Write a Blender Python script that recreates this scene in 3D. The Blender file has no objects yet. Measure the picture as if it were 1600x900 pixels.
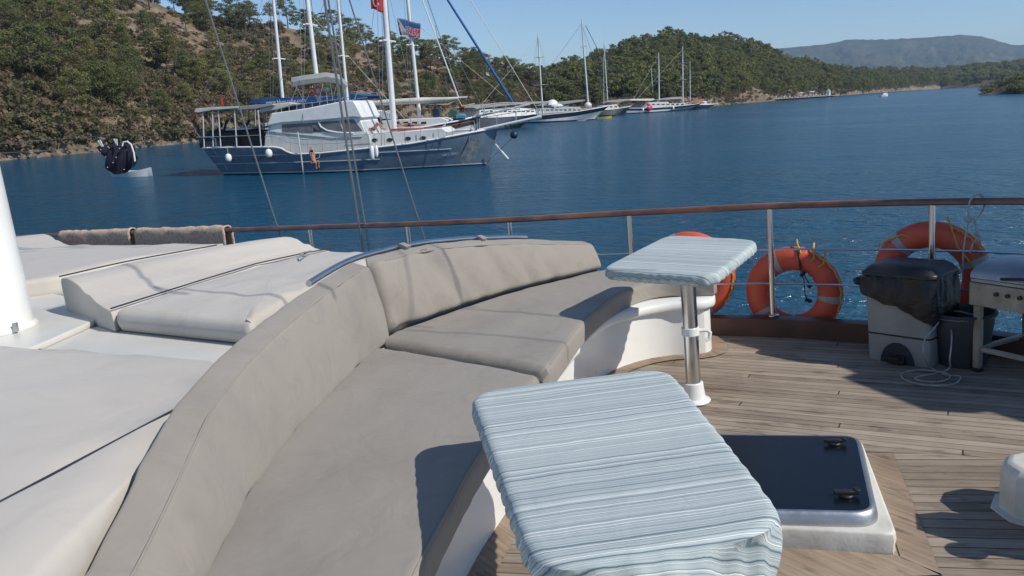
import bpy, math, random
import numpy as np
from mathutils import Vector, Matrix, noise as mn

# ---------------------------------------------------------------- camera, sky, sun, exposure
sc = bpy.context.scene
F = 1200.0            # focal length in photo pixels (photo is 1600 wide)
EYE = 4.1             # eye height over the water
DECK_EYE = 1.5        # eye height over the deck of the near boat
class View:
    def __init__(s, H, pitch, roll):
        s.H = H
        s.fwd = np.array([0, math.cos(pitch), -math.sin(pitch)])
        r0 = np.array([1., 0, 0]); u0 = np.cross(r0, s.fwd)
        s.R = math.cos(roll)*r0 - math.sin(roll)*u0
        s.U = math.cos(roll)*u0 + math.sin(roll)*r0
        s.C = np.array([0, 0, H])
    def ray(s, x, y): return s.fwd + s.R*((x-800)/F) + s.U*((450-y)/F)
    def az(s, x, y, z):
        d = s.ray(x, y); return s.C + d*((z-s.H)/d[2])
    def ay(s, x, y, Y):
        d = s.ray(x, y); return s.C + d*(Y/d[1])
    def m(s): return np.stack([s.R, s.U, -s.fwd], 1)
WV = View(EYE, math.atan(291/1200.), math.atan(0.04))               # in the level world
BV = View(DECK_EYE, math.radians(11.0), math.radians(5.7))          # in the frame of the heeling boat
RT = WV.m() @ BV.m().T
TM = Matrix.Translation((0, 0, EYE)) @ Matrix(RT.tolist()).to_4x4() @ Matrix.Translation((0, 0, -DECK_EYE))

cam = bpy.data.cameras.new('camera'); camo = bpy.data.objects.new('camera', cam); sc.collection.objects.link(camo)
cam.sensor_width = 36; cam.lens = 36*F/1600; cam.clip_start = 0.05; cam.clip_end = 20000
camo.matrix_world = Matrix.Translation((0, 0, EYE)) @ Matrix(WV.m().tolist()).to_4x4()
sc.camera = camo

SUN_LOCAL = np.array([.92, -.52, .9]); SUN_LOCAL /= np.linalg.norm(SUN_LOCAL)
SUN = RT @ SUN_LOCAL
SUN_EL = math.asin(SUN[2]); SUN_AZ = math.atan2(SUN[0], SUN[1])
world = bpy.data.worlds.new("World"); sc.world = world; world.use_nodes = True
nt = world.node_tree; nt.nodes.clear()
sky = nt.nodes.new('ShaderNodeTexSky'); sky.sky_type = 'NISHITA'; sky.sun_disc = False
sky.sun_elevation = SUN_EL; sky.sun_rotation = SUN_AZ
sky.air_density = 1.0; sky.dust_density = 0.1; sky.ozone_density = 5.0; sky.altitude = 1200
bg = nt.nodes.new('ShaderNodeBackground'); bg.inputs[1].default_value = 0.112
wo = nt.nodes.new('ShaderNodeOutputWorld')
nt.links.new(sky.outputs[0], bg.inputs[0]); nt.links.new(bg.outputs[0], wo.inputs[0])
sl = bpy.data.lights.new('sun', 'SUN'); sl.energy = 4.0; sl.angle = math.radians(0.5); sl.color = (1.0, 0.94, 0.84)
so = bpy.data.objects.new('sun', sl); sc.collection.objects.link(so)
so.rotation_euler = Vector(SUN.tolist()).to_track_quat('Z', 'Y').to_euler()
sc.view_settings.view_transform = 'Standard'; sc.view_settings.look = 'None'
sc.view_settings.exposure = 0.12; sc.view_settings.gamma = 1.0; sc.view_settings.use_curve_mapping = False
sc.render.engine = 'CYCLES'

# ---------------------------------------------------------------- helpers
rnd = random.Random(7)
COL = sc.collection
ORG = {}
NEAR = []          # top-level objects of the heeling near boat
FRAME = [None]     # current frame matrix for top-level objects

def tag(o, label=None, cat=None, group=None, kind=None):
    if label: o['label'] = label
    if cat: o['category'] = cat
    if group: o['group'] = group
    if kind: o['kind'] = kind
    return o
def thing(name, label, cat, loc=(0, 0, 0), group=None):
    o = bpy.data.objects.new(name, None); COL.objects.link(o)
    o.empty_display_size = .2
    ORG[o.name] = Vector(loc)
    o.matrix_world = (FRAME[0] if FRAME[0] else Matrix()) @ Matrix.Translation(loc)
    return tag(o, label, cat, group)

class MB:
    """collects shapes and links them as one mesh object"""
    def __init__(s): s.v = []; s.f = []; s.flat = set()
    def add(s, v, f, flat=False):
        n = len(s.v); s.v += [tuple(map(float, p)) for p in v]
        k = len(s.f); s.f += [tuple(i+n for i in q) for q in f]
        if flat: s.flat.update(range(k, len(s.f)))
        return s
    def box(s, c, size, rz=0, M=None):
        x, y, z = [a/2 for a in size]
        v = [(i*x, j*y, k*z) for k in (-1, 1) for j in (-1, 1) for i in (-1, 1)]
        R = Matrix.Rotation(rz, 3, 'Z') if M is None else M
        v = [R @ Vector(p) + Vector(c) for p in v]
        return s.add(v, [(0, 2, 3, 1), (4, 5, 7, 6), (0, 1, 5, 4), (2, 6, 7, 3), (0, 4, 6, 2), (1, 3, 7, 5)], True)
    def tube(s, path, r, n=8, closed=False, cap=True):
        P = [Vector(p) for p in path]; m = len(P)
        rs = r if isinstance(r, (list, tuple)) else [r]*m
        rings = []; up = None
        for i, p in enumerate(P):
            a = P[(i-1) % m] if (closed or i > 0) else P[i]
            b = P[(i+1) % m] if (closed or i < m-1) else P[i]
            t = (b-a)
            if t.length < 1e-9: t = Vector((0, 0, 1))
            t.normalize()
            if up is None:
                up = Vector((0, 0, 1)) if abs(t.z) < .9 else Vector((1, 0, 0))
            u = (up - t*up.dot(t))
            if u.length < 1e-6: u = Vector((1, 0, 0)) - t*t.x
            u.normalize(); up = u; w = t.cross(u)
            rings.append([p + (u*math.cos(k*2*math.pi/n) + w*math.sin(k*2*math.pi/n))*rs[i] for k in range(n)])
        return s.loft(rings, closed, cap)
    def loft(s, rings, closed=False, cap=True):
        m = len(rings); n = len(rings[0]); v = [p for r in rings for p in r]; f = []
        for i in range(m if closed else m-1):
            a = i*n; b = ((i+1) % m)*n
            for k in range(n):
                k2 = (k+1) % n
                f.append((a+k, a+k2, b+k2, b+k))
        if cap and not closed:
            f.append(tuple(range(n-1, -1, -1))); f.append(tuple((m-1)*n+k for k in range(n)))
        return s.add(v, f)
    def grid(s, rows):
        m = len(rows); n = len(rows[0]); v = [p for r in rows for p in r]
        return s.add(v, [(i*n+j, i*n+j+1, (i+1)*n+j+1, (i+1)*n+j) for i in range(m-1) for j in range(n-1)])
    def lathe(s, prof, c=(0, 0, 0), n=24, M=None):
        M = M or Matrix.Identity(3)
        rings = [[M @ Vector((r*math.cos(k*2*math.pi/n), r*math.sin(k*2*math.pi/n), z)) + Vector(c) for k in range(n)] for r, z in prof]
        return s.loft(rings)
    def prism(s, poly, z0, z1):
        return s.loft([[(p[0], p[1], z0) for p in poly], [(p[0], p[1], z1) for p in poly]])
    def ell(s, c, r, n=10, m=6):
        prof = []
        for i in range(m+1):
            a = -math.pi/2 + math.pi*i/m; prof.append((max(1e-3, math.cos(a)), math.sin(a)))
        rings = [[(c[0]+q*math.cos(k*2*math.pi/n)*r[0], c[1]+q*math.sin(k*2*math.pi/n)*r[1], c[2]+z*r[2]) for k in range(n)] for q, z in prof]
        return s.loft(rings)
    def build(s, name, mat, parent=None, smooth=40, label=None, cat=None, group=None, kind=None, bevel=0, jit=0):
        v = [Vector(p) for p in s.v]
        if parent is not None: org = ORG[parent.name]
        else:
            if kind in ('structure',): org = Vector((0, 0, 0))
            else:
                xs = [p.x for p in v]; ys = [p.y for p in v]; zs = [p.z for p in v]
                org = Vector(((min(xs)+max(xs))/2, (min(ys)+max(ys))/2, min(zs)))
        me = bpy.data.meshes.new(name); me.from_pydata([p-org for p in v], [], s.f); me.validate(verbose=False)
        o = bpy.data.objects.new(name, me); COL.objects.link(o); ORG[o.name] = org
        if mat: me.materials.append(mat)
        if smooth:
            me.polygons.foreach_set('use_smooth', [True]*len(me.polygons))
            me.set_sharp_from_angle(angle=math.radians(smooth))
        if bevel:
            b = o.modifiers.new('bevel', 'BEVEL'); b.width = bevel; b.segments = 2; b.limit_method = 'ANGLE'; b.angle_limit = math.radians(40)
        if parent is not None: o.parent = parent
        else: o.matrix_world = (FRAME[0] if FRAME[0] else Matrix()) @ Matrix.Translation(org)
        return tag(o, label, cat, group, kind)

def dup(root):
    r = root.copy(); COL.objects.link(r); ORG[r.name] = ORG[root.name]
    for ch in root.children:
        c = ch.copy(); COL.objects.link(c); c.parent = r; ORG[c.name] = ORG[ch.name]
        for g in ch.children:
            d = g.copy(); COL.objects.link(d); d.parent = c; ORG[d.name] = ORG[g.name]
    return r

def spl(pts, n):
    """catmull-rom through pts, n samples evenly spaced"""
    P = [np.array(p, float) for p in pts]; P = [2*P[0]-P[1]] + P + [2*P[-1]-P[-2]]
    out = []
    for i in range(1, len(P)-2):
        for k in range(24):
            t = k/24.; a, b, c, d = P[i-1:i+3]
            out.append(.5*((2*b)+(-a+c)*t+(2*a-5*b+4*c-d)*t*t+(-a+3*b-3*c+d)*t**3))
    out.append(P[-2]); out = np.array(out)
    L = np.r_[0, np.cumsum(np.linalg.norm(np.diff(out, axis=0), axis=1))]
    return np.array([[np.interp(q, L, out[:, j]) for j in range(out.shape[1])] for q in np.linspace(0, L[-1], n)])
def normals2(C):
    t = np.gradient(C[:, :2], axis=0); t /= np.linalg.norm(t, axis=1)[:, None]
    return np.stack([-t[:, 1], t[:, 0]], 1)       # left of travel
def round_poly(pts, r, k=5):
    out = []; n = len(pts)
    for i in range(n):
        p = np.array(pts[i], float); a = np.array(pts[i-1], float)-p; b = np.array(pts[(i+1) % n], float)-p
        la, lb = np.linalg.norm(a), np.linalg.norm(b); a /= la; b /= lb
        rr = r[i] if isinstance(r, (list, tuple)) else r
        q = min(rr, la*.45, lb*.45)
        A = p+a*q; Bq = p+b*q
        for j in range(k):
            t = j/(k-1.); out.append(tuple((1-t)**2*A+2*t*(1-t)*p+t*t*Bq))
    return out
def resample(poly, n):
    P = np.array(list(poly)+[poly[0]], float); L = np.r_[0, np.cumsum(np.linalg.norm(np.diff(P, axis=0), axis=1))]
    return np.array([[np.interp(q, L, P[:, j]) for j in range(P.shape[1])] for q in np.linspace(0, L[-1], n, endpoint=False)])
def area2(P): 
    x, y = P[:, 0], P[:, 1]; return .5*np.sum(x*np.roll(y, -1)-np.roll(x, -1)*y)
def pad(mb, poly, z0, z1, r=.03, n=120, amp=.004, rough=2.5, crown=.01, corner=.05, seed=0):
    """a soft slab over a convex outline, rounded edges and an uneven top"""
    P = resample(round_poly(poly, corner, 6), n)
    if area2(P) < 0: P = P[::-1]
    N = -normals2(np.vstack([P[-1], P, P[0]]))[1:-1]   # outward
    rings = []
    def ring(inset, z, nz=0):
        rings.append([(p[0]-q[0]*inset, p[1]-q[1]*inset, z+nz*mn.noise(Vector((p[0]*rough, p[1]*rough, seed)))) for p, q in zip(P, N)])
    ring(r*1.2, z0); ring(r*.3, z0+r*.2); ring(0, z0+r)
    for z in np.linspace(z0+r, z1-r, 4)[1:-1]: ring(.003*math.sin(z*90), z, .002)
    for a in (0, 25, 50, 75): ring(r*(1-math.cos(math.radians(a))), z1-r+r*math.sin(math.radians(a)), amp*a/90)
    c = P.mean(0); base = np.array([(p[0]-q[0]*r, p[1]-q[1]*r) for p, q in zip(P, N)])
    for k in (0, .06, .14, .24, .36, .5, .65, .8, .93):
        R = []
        for p in base:
            q = p+(c-p)*k
            z = z1+crown*min(1, k*4)+amp*mn.noise(Vector((q[0]*rough, q[1]*rough, seed)))*1.5+amp*.6*mn.noise(Vector((q[0]*rough*3, q[1]*rough*3, seed+5)))
            R.append((q[0], q[1], z))
        rings.append(R)
    mb.loft(rings)
    return P

# ---------------------------------------------------------------- materials
def newmat(name):
    m = bpy.data.materials.new(name); m.use_nodes = True
    nt = m.node_tree; b = nt.nodes['Principled BSDF']
    return m, nt, b
def N(nt, t, **kw):
    n = nt.nodes.new(t)
    for k, v in kw.items():
        if isinstance(k, str) and hasattr(n, k): setattr(n, k, v)
    return n
def ramp(nt, stops, src, interp='LINEAR'):
    r = nt.nodes.new('ShaderNodeValToRGB'); r.color_ramp.interpolation = interp
    e = r.color_ramp.elements
    while len(e) < len(stops): e.new(.5)
    for q, (p, c) in zip(e, stops):
        q.position = p; q.color = (c, c, c, 1) if isinstance(c, (int, float)) else (*c, 1)
    nt.links.new(src, r.inputs[0]); return r
def noisen(nt, scale, detail=4, rough=.55, coord=None, vec=None):
    n = nt.nodes.new('ShaderNodeTexNoise'); n.inputs['Scale'].default_value = scale
    n.inputs['Detail'].default_value = detail; n.inputs['Roughness'].default_value = rough
    if vec is not None: nt.links.new(vec, n.inputs['Vector'])
    return n
def pm(name, col, rough=.5, metal=0, var=.12, scale=3, bump=.0, bscale=40, spec=.5, stretch=None, col2=None, coat=0):
    """procedural material: colour broken up by noise, roughness varied, fine bump"""
    m, nt, b = newmat(name)
    tc = nt.nodes.new('ShaderNodeTexCoord'); v = tc.outputs['Object']
    if stretch:
        mp = nt.nodes.new('ShaderNodeMapping'); mp.inputs['Scale'].default_value = stretch; nt.links.new(v, mp.inputs[0]); v = mp.outputs[0]
    n = noisen(nt, scale, 5, .6, vec=v)
    c2 = col2 or tuple(c*(1-var*1.6) for c in col); c1 = tuple(min(1, c*(1+var*.6)) for c in col)
    r = ramp(nt, [(.3, c2), (.7, c1)], n.outputs['Fac'])
    nt.links.new(r.outputs[0], b.inputs['Base Color'])
    rr = nt.nodes.new('ShaderNodeMapRange'); rr.inputs[3].default_value = max(0, rough-.08); rr.inputs[4].default_value = min(1, rough+.1)
    n2 = noisen(nt, scale*4, 3, .6, vec=v); nt.links.new(n2.outputs['Fac'], rr.inputs[0]); nt.links.new(rr.outputs[0], b.inputs['Roughness'])
    b.inputs['Metallic'].default_value = metal; b.inputs['Specular IOR Level'].default_value = spec
    if coat: b.inputs['Coat Weight'].default_value = coat; b.inputs['Coat Roughness'].default_value = .1
    if bump:
        bp = nt.nodes.new('ShaderNodeBump'); bp.inputs['Strength'].default_value = bump; bp.inputs['Distance'].default_value = .01
        n3 = noisen(nt, bscale, 4, .6, vec=v); nt.links.new(n3.outputs['Fac'], bp.inputs['Height']); nt.links.new(bp.outputs[0], b.inputs['Normal'])
    return m
M_steel = pm('stainless_steel', (.66, .66, .66), .2, 1, .04, 3)
M_white = pm('white_gelcoat', (.80, .80, .77), .3, 0, .06, 2.5, .05, 12, coat=.2)
M_rope = pm('pale_rope', (.42, .41, .38), .9, 0, .2, 40, .3, 200)
M_wire = pm('grey_rigging_wire', (.22, .23, .24), .45, .6, .1, 8)
M_black = pm('black_plastic', (.018, .019, .021), .45, 0, .2, 8)
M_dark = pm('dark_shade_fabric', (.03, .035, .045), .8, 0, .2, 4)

# water
def water_mat():
    m, nt, b = newmat('sea_water')
    tc = nt.nodes.new('ShaderNodeTexCoord')
    hs = []
    for sc_, st, rot, amp in ((.55, (1, 2.2, 1), .25, .5), (1.9, (1, 1.9, 1), -.35, .30), (6.0, (1, 1.5, 1), .4, .075), (.09, (1, 1.6, 1), .1, .5)):
        mp = nt.nodes.new('ShaderNodeMapping'); mp.inputs['Scale'].default_value = st; mp.inputs['Rotation'].default_value = (0, 0, rot)
        nt.links.new(tc.outputs['Object'], mp.inputs[0])
        n = noisen(nt, sc_, 3, .55, vec=mp.outputs[0]); n.inputs['Distortion'].default_value = .6
        mu = nt.nodes.new('ShaderNodeMath'); mu.operation = 'MULTIPLY'; mu.inputs[1].default_value = amp
        nt.links.new(n.outputs['Fac'], mu.inputs[0]); hs.append(mu)
    s = hs[0]
    for h in hs[1:]:
        a = nt.nodes.new('ShaderNodeMath'); a.operation = 'ADD'; nt.links.new(s.outputs[0], a.inputs[0]); nt.links.new(h.outputs[0], a.inputs[1]); s = a
    bp = nt.nodes.new('ShaderNodeBump'); bp.inputs['Strength'].default_value = 1.0; bp.inputs['Distance'].default_value = 1.15
    # calm and ruffled patches: wind streaks change the wave height
    mp = nt.nodes.new('ShaderNodeMapping'); mp.inputs['Scale'].default_value = (1, 4, 1); mp.inputs['Rotation'].default_value = (0, 0, .15)
    nt.links.new(tc.outputs['Object'], mp.inputs[0])
    pn = noisen(nt, .012, 4, .6, vec=mp.outputs[0])
    pr = nt.nodes.new('ShaderNodeMapRange'); pr.inputs[1].default_value = .35; pr.inputs[2].default_value = .65; pr.inputs[3].default_value = .35; pr.inputs[4].default_value = 1.0
    nt.links.new(pn.outputs['Fac'], pr.inputs[0]); 
    mm = nt.nodes.new('ShaderNodeMath'); mm.operation = 'MULTIPLY'; nt.links.new(s.outputs[0], mm.inputs[0]); nt.links.new(pr.outputs[0], mm.inputs[1])
    nt.links.new(mm.outputs[0], bp.inputs['Height']); nt.links.new(bp.outputs[0], b.inputs['Normal'])
    cr = ramp(nt, [(.3, (.003, .053, .107)), (.7, (.005, .078, .148))], pn.outputs['Fac'])
    nt.links.new(cr.outputs[0], b.inputs['Base Color'])
    b.inputs['Roughness'].default_value = .16; b.inputs['IOR'].default_value = 1.333
    return m
M_water = water_mat()

# ---------------------------------------------------------------- terrain
def wave(x, y, s, seed=0): return mn.fractal(Vector((x/s, y/s, seed)), 1.0, 2.0, 4)
def ground_mat(name, c1, c2, c3, sc_=.12):
    m, nt, b = newmat(name)
    tc = nt.nodes.new('ShaderNodeTexCoord')
    n = noisen(nt, sc_, 8, .65, vec=tc.outputs['Object'])
    r = ramp(nt, [(.35, c1), (.5, c2), (.66, c3)], n.outputs['Fac'])
    n2 = noisen(nt, sc_*9, 5, .7, vec=tc.outputs['Object'])
    mx = nt.nodes.new('ShaderNodeMix'); mx.data_type = 'RGBA'; mx.blend_type = 'MULTIPLY'; mx.inputs[0].default_value = .8
    r2 = ramp(nt, [(.35, .45), (.6, 1.15)], n2.outputs['Fac'])
    nt.links.new(r.outputs[0], mx.inputs[6]); nt.links.new(r2.outputs[0], mx.inputs[7]); nt.links.new(mx.outputs[2], b.inputs['Base Color'])
    b.inputs['Roughness'].default_value = .95; b.inputs['Specular IOR Level'].default_value = .1
    bp = nt.nodes.new('ShaderNodeBump'); bp.inputs['Strength'].default_value = .7; bp.inputs['Distance'].default_value = .8
    nt.links.new(n2.outputs['Fac'], bp.inputs['Height']); nt.links.new(bp.outputs[0], b.inputs['Normal'])
    return m
M_hill = ground_mat('scrubby_red_brown_slope', (.15, .125, .085), (.225, .172, .122), (.33, .25, .19))
M_hill2 = ground_mat('forest_floor', (.05, .055, .03), (.09, .08, .045), (.16, .12, .07), .05)
M_mount = ground_mat('wooded_mountain_side', (.035, .05, .022), (.06, .065, .03), (.12, .10, .06), .006)
M_rock = ground_mat('shore_rock', (.16, .13, .10), (.26, .22, .17), (.38, .33, .27), .7)

sea = MB().add([(-9000, -3000, 0), (9000, -3000, 0), (9000, 9000, 0), (-9000, 9000, 0)], [(0, 1, 2, 3)])
sea.build('water', M_water, kind='structure', label='deep blue rippled sea of the bay')

class Land:
    """a slope given by where its shore and its ridge stand, per bearing"""
    def __init__(s, px, ds, ridge_y, dr, tree):
        s.px = px; s.ds = ds; s.ry = ridge_y; s.dr = dr; s.tree = tree
    def at(s, px, t):
        ds = np.interp(px, s.px, s.ds); dr = np.interp(px, s.px, s.dr); ry = np.interp(px, s.px, s.ry)
        hy = 192-.0411*px
        S = WV.ay(px, hy, ds); Rr = WV.ay(px, ry, dr)
        tt = max(t, 0.); Y = ds+(dr-ds)*t
        k = min(tt, 1.)
        x = S[0]+(Rr[0]-S[0])*k if t <= 1 else Rr[0]+(S[0]*Y/ds-S[0]*dr/ds)
        hr = Rr[2]-s.tree
        z = hr*(.09*min(1, k/.03) + .91*(k**.9)*(1-.12*math.sin(math.pi*k)))
        n = wave(x, Y, 38, 2)*.12*hr*math.sin(math.pi*min(1, k*.9+.05)) + wave(x, Y, 9, 5)*.8*min(1, k*8)
        z += n*(1 if t > .02 else 0)
        if t > 1: z -= (t-1)**1.4*hr*1.2
        if t < 0: z = t*12
        return x, Y, z
    def mesh(s, name, mat, label, pxs, ts, kind='structure'):
        mb = MB(); mb.grid([[s.at(p, t) for p in pxs] for t in ts]); return mb.build(name, mat, kind=kind, label=label, smooth=60)

PX = [-500, -300, -100, 0, 150, 300, 420, 560, 640, 700, 760, 820, 870, 920, 980, 1040, 1100, 1150, 1200, 1240, 1290, 1350, 1420, 1470]
near_hill = Land(PX, [60, 66, 78, 86, 98, 118, 140, 165, 180, 190, 200, 212, 220, 226, 236, 248, 262, 292, 335, 372, 430, 540, 700, 800],
                 [-190, -170, -130, -100, -60, -8, 8, 42, 58, 72, 92, 100, 106, 92, 66, 51, 54, 62, 76, 88, 102, 107, 108, 110],
                 [190, 190, 190, 192, 198, 212, 222, 240, 250, 258, 268, 285, 305, 330, 352, 372, 385, 405, 440, 470, 520, 620, 860, 950], 5.5)
ts = [-.3, -.05, 0, .015, .03, .05, .08]+list(np.linspace(.12, 1.0, 26))+[1.08, 1.2, 1.4, 1.8]
near_hill.mesh('hillside', M_hill, 'steep scrubby hillside behind the anchored boats', np.linspace(-500, 1470, 240), ts)
far_shore = Land([1330, 1380, 1440, 1500, 1560, 1640, 1760, 2000, 2600], [620, 760, 800, 810, 800, 780, 760, 700, 600],
                 [112, 108, 106, 102, 95, 87, 78, 70, 60], [900, 960, 1000, 1020, 1040, 1040, 1040, 1000, 900], 9)
far_shore.mesh('far_shore', M_hill2, 'low wooded far shore across the bay', np.linspace(1330, 2600, 120), [-.2, 0, .02, .04, .08]+list(np.linspace(.12, 1, 14))+[1.2, 1.8])
mountain = Land([700, 1000, 1150, 1215, 1260, 1300, 1322, 1370, 1425, 1465, 1500, 1535, 1560, 1585, 1600, 1640, 1750, 2000, 2600],
                [3300]*19, [120, 110, 92, 76, 72, 68, 62, 62, 60, 57, 54.5, 57, 64, 71, 69.5, 70, 82, 60, 80], [4300]*19, 0)
mb = MB(); rows = []
for t in [0]+list(np.linspace(.05, 1, 40))+[1.15, 1.5]:
    row = []
    for p in np.linspace(700, 2600, 420):
        x, y, z = mountain.at(p, t)
        k = min(t, 1); z += (1-abs(wave(x, y, 420, 9))*2)*34*k*(1-k)*2.2 + wave(x, y, 120, 3)*9*min(1, (1-k)*5)*(k > .02)
        row.append((x, y, z))
    rows.append(row)
mb.grid(rows).build('mountain', M_mount, kind='structure', label='flat-topped blue-grey mountain far beyond the bay', smooth=80)

# ---------------------------------------------------------------- foliage
def leaf_mat(name, cols, trans=.45):
    m, nt, b = newmat(name)
    oi = nt.nodes.new('ShaderNodeObjectInfo'); at = nt.nodes.new('ShaderNodeAttribute'); at.attribute_name = 'tone'
    ad = nt.nodes.new('ShaderNodeMath'); ad.operation = 'ADD'; nt.links.new(oi.outputs['Random'], ad.inputs[0]); nt.links.new(at.outputs['Fac'], ad.inputs[1])
    fr = nt.nodes.new('ShaderNodeMath'); fr.operation = 'FRACT'; nt.links.new(ad.outputs[0], fr.inputs[0])
    r = ramp(nt, [(i/(len(cols)-1.), c) for i, c in enumerate(cols)], fr.outputs[0])
    tc = nt.nodes.new('ShaderNodeTexCoord'); n = noisen(nt, 1.1, 3, .6, vec=tc.outputs['Object'])
    r2 = ramp(nt, [(.35, .6), (.65, 1.3)], n.outputs['Fac'])
    mx = nt.nodes.new('ShaderNodeMix'); mx.data_type = 'RGBA'; mx.blend_type = 'MULTIPLY'; mx.inputs[0].default_value = 1
    nt.links.new(r.outputs[0], mx.inputs[6]); nt.links.new(r2.outputs[0], mx.inputs[7])
    nt.links.new(mx.outputs[2], b.inputs['Base Color']); b.inputs['Roughness'].default_value = .8; b.inputs['Specular IOR Level'].default_value = .15
    tr = nt.nodes.new('ShaderNodeBsdfTranslucent'); nt.links.new(mx.outputs[2], tr.inputs[0])
    ms = nt.nodes.new('ShaderNodeMixShader'); ms.inputs[0].default_value = trans
    nt.links.new(b.outputs[0], ms.inputs[1]); nt.links.new(tr.outputs[0], ms.inputs[2]); nt.links.new(ms.outputs[0], nt.nodes['Material Output'].inputs[0])
    return m
M_pine = leaf_mat('pine_needles', [(.16, .18, .065), (.235, .245, .085), (.18, .20, .09), (.27, .265, .105), (.13, .15, .07), (.23, .215, .08)])
M_scrub = leaf_mat('scrub_leaves', [(.16, .145, .08), (.22, .18, .10), (.13, .14, .07), (.26, .19, .12), (.17, .165, .095), (.28, .19, .13)])
M_bark = pm('pine_bark', (.11, .08, .06), .95, 0, .3, 3)

def leaf_tris(rg, centers, radii, per, size):
    """many small leaf-sized triangles spread through clumps"""
    V = []
    for c, r in zip(centers, radii):
        k = int(per*(r[0]*r[1]*r[2])**(1/3.)) + 8
        d = rg.normal(size=(k, 3)); d /= np.linalg.norm(d, axis=1)[:, None]
        rad = rg.random(k)**.45
        p = c + d*rad[:, None]*r
        p[:, 2] += rg.normal(size=k)*.05
        a = rg.normal(size=(k, 3))+d*.0; a /= np.linalg.norm(a, axis=1)[:, None]
        b = np.cross(a, d+np.array([0, 0, .6])+rg.normal(size=(k, 3))*.5); b /= np.linalg.norm(b, axis=1)[:, None]+1e-6
        s = size*(.6+.8*rg.random(k))[:, None]
        V.append(np.stack([p-a*s*.5-b*s*.3, p+a*s*.5-b*s*.3, p+b*s*.6], 1))
    return np.concatenate(V).reshape(-1, 3)
def tri_mesh(name, V, mat, tone=None):
    n = len(V)//3; me = bpy.data.meshes.new(name)
    me.vertices.add(len(V)); me.vertices.foreach_set('co', V.astype(np.float32).ravel())
    me.loops.add(3*n); me.loops.foreach_set('vertex_index', np.arange(3*n, dtype=np.int32))
    me.polygons.add(n); me.polygons.foreach_set('loop_start', np.arange(0, 3*n, 3, dtype=np.int32))
    me.update(calc_edges=True)
    if tone is not None:
        at = me.attributes.new('tone', 'FLOAT', 'FACE'); at.data.foreach_set('value', tone.astype(np.float32))
    me.materials.append(mat); return me
def pine(seed, H=7.0, spread=2.6, per=80, size=.30, lean=0, clumps=22, flat=.5, low=.35):
    rg = np.random.default_rng(seed)
    tp = [np.array([lean*k*k+.25*math.sin(k*3+seed)*k, .2*math.cos(k*4+seed)*k, H*k*.93]) for k in np.linspace(0, 1, 7)]
    tb = MB(); tb.tube([tuple(p-np.array([0, 0, .8 if i == 0 else 0])) for i, p in enumerate(tp)], [H*.024*(1-.8*k) for k in np.linspace(0, 1, 7)], 6)
    cs = []; rs = []
    for i in range(clumps):
        k = low+(1-low)*(i+.5)/clumps; z = H*k
        w = spread*(1.05-.75*abs((k-low)/(1-low)-.35)**1.3)*(.45+.6*rg.random())
        if k > .9: w *= .35
        a = i*2.4+rg.random()
        b = np.array([np.interp(k, np.linspace(0, 1, 7), [p[j] for p in tp]) for j in range(3)])
        c = b+np.array([math.cos(a)*w, math.sin(a)*w, rg.normal()*.15+.12*w]); 
        q = .5+.55*rg.random(); cs.append(c); rs.append(np.array([q*1.15, q*1.15, q*flat])*H/7)
        tb.tube([tuple(b-np.array([0, 0, .25])), tuple((b+c)/2+np.array([0, 0, -.05])), tuple(c)], [H*.008, H*.006, H*.003], 4)
    return tb, leaf_tris(rg, cs, rs, per, size)
# ---------------------------------------------------------------- trees on the hillside
def parts_of(tb, V, crown_mat):
    me = bpy.data.meshes.new('trunk'); me.from_pydata(tb.v, [], tb.f); me.materials.append(M_bark)
    return me, tri_mesh('crown', V, crown_mat)
variants = []
for i, (H, sp, cl, fl, lo, ln, per, sz) in enumerate([
        (7, 2.4, 24, .5, .38, .5, 220, .18), (7, 2.0, 20, .55, .45, -.6, 220, .18), (7, 2.9, 28, .42, .35, .3, 220, .18), (7, 1.7, 20, .6, .25, .2, 230, .18),
        (7, 2.6, 22, .4, .5, 1.0, 220, .18), (7, 2.2, 30, .6, .15, 0, 210, .18), (7, 3.2, 30, .45, .30, -.3, 210, .18), (7, 1.9, 16, .4, .5, -.8, 210, .18)]):
    variants.append(parts_of(*pine(i+11, H, sp, per, sz, ln, cl, fl, lo), M_pine))
bushv = []
for i in range(3):      # low round broadleaf shrub-like trees
    rg = np.random.default_rng(50+i); cs = []; rs = []
    for k in range(14):
        a = rg.random()*6.28; w = 1.5*math.sqrt(rg.random()); cs.append(np.array([w*math.cos(a), w*math.sin(a), .8+1.6*rg.random()*(1-w/2.4)])); rs.append(np.array([.7, .7, .55])*(.7+.6*rg.random()))
    tb = MB(); tb.tube([(0, 0, -.5), (.1, 0, .8), (0, .1, 1.8)], [.12, .09, .04], 5)
    bushv.append(parts_of(tb, leaf_tris(rg, cs, rs, 210, .18), M_scrub))

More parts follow.
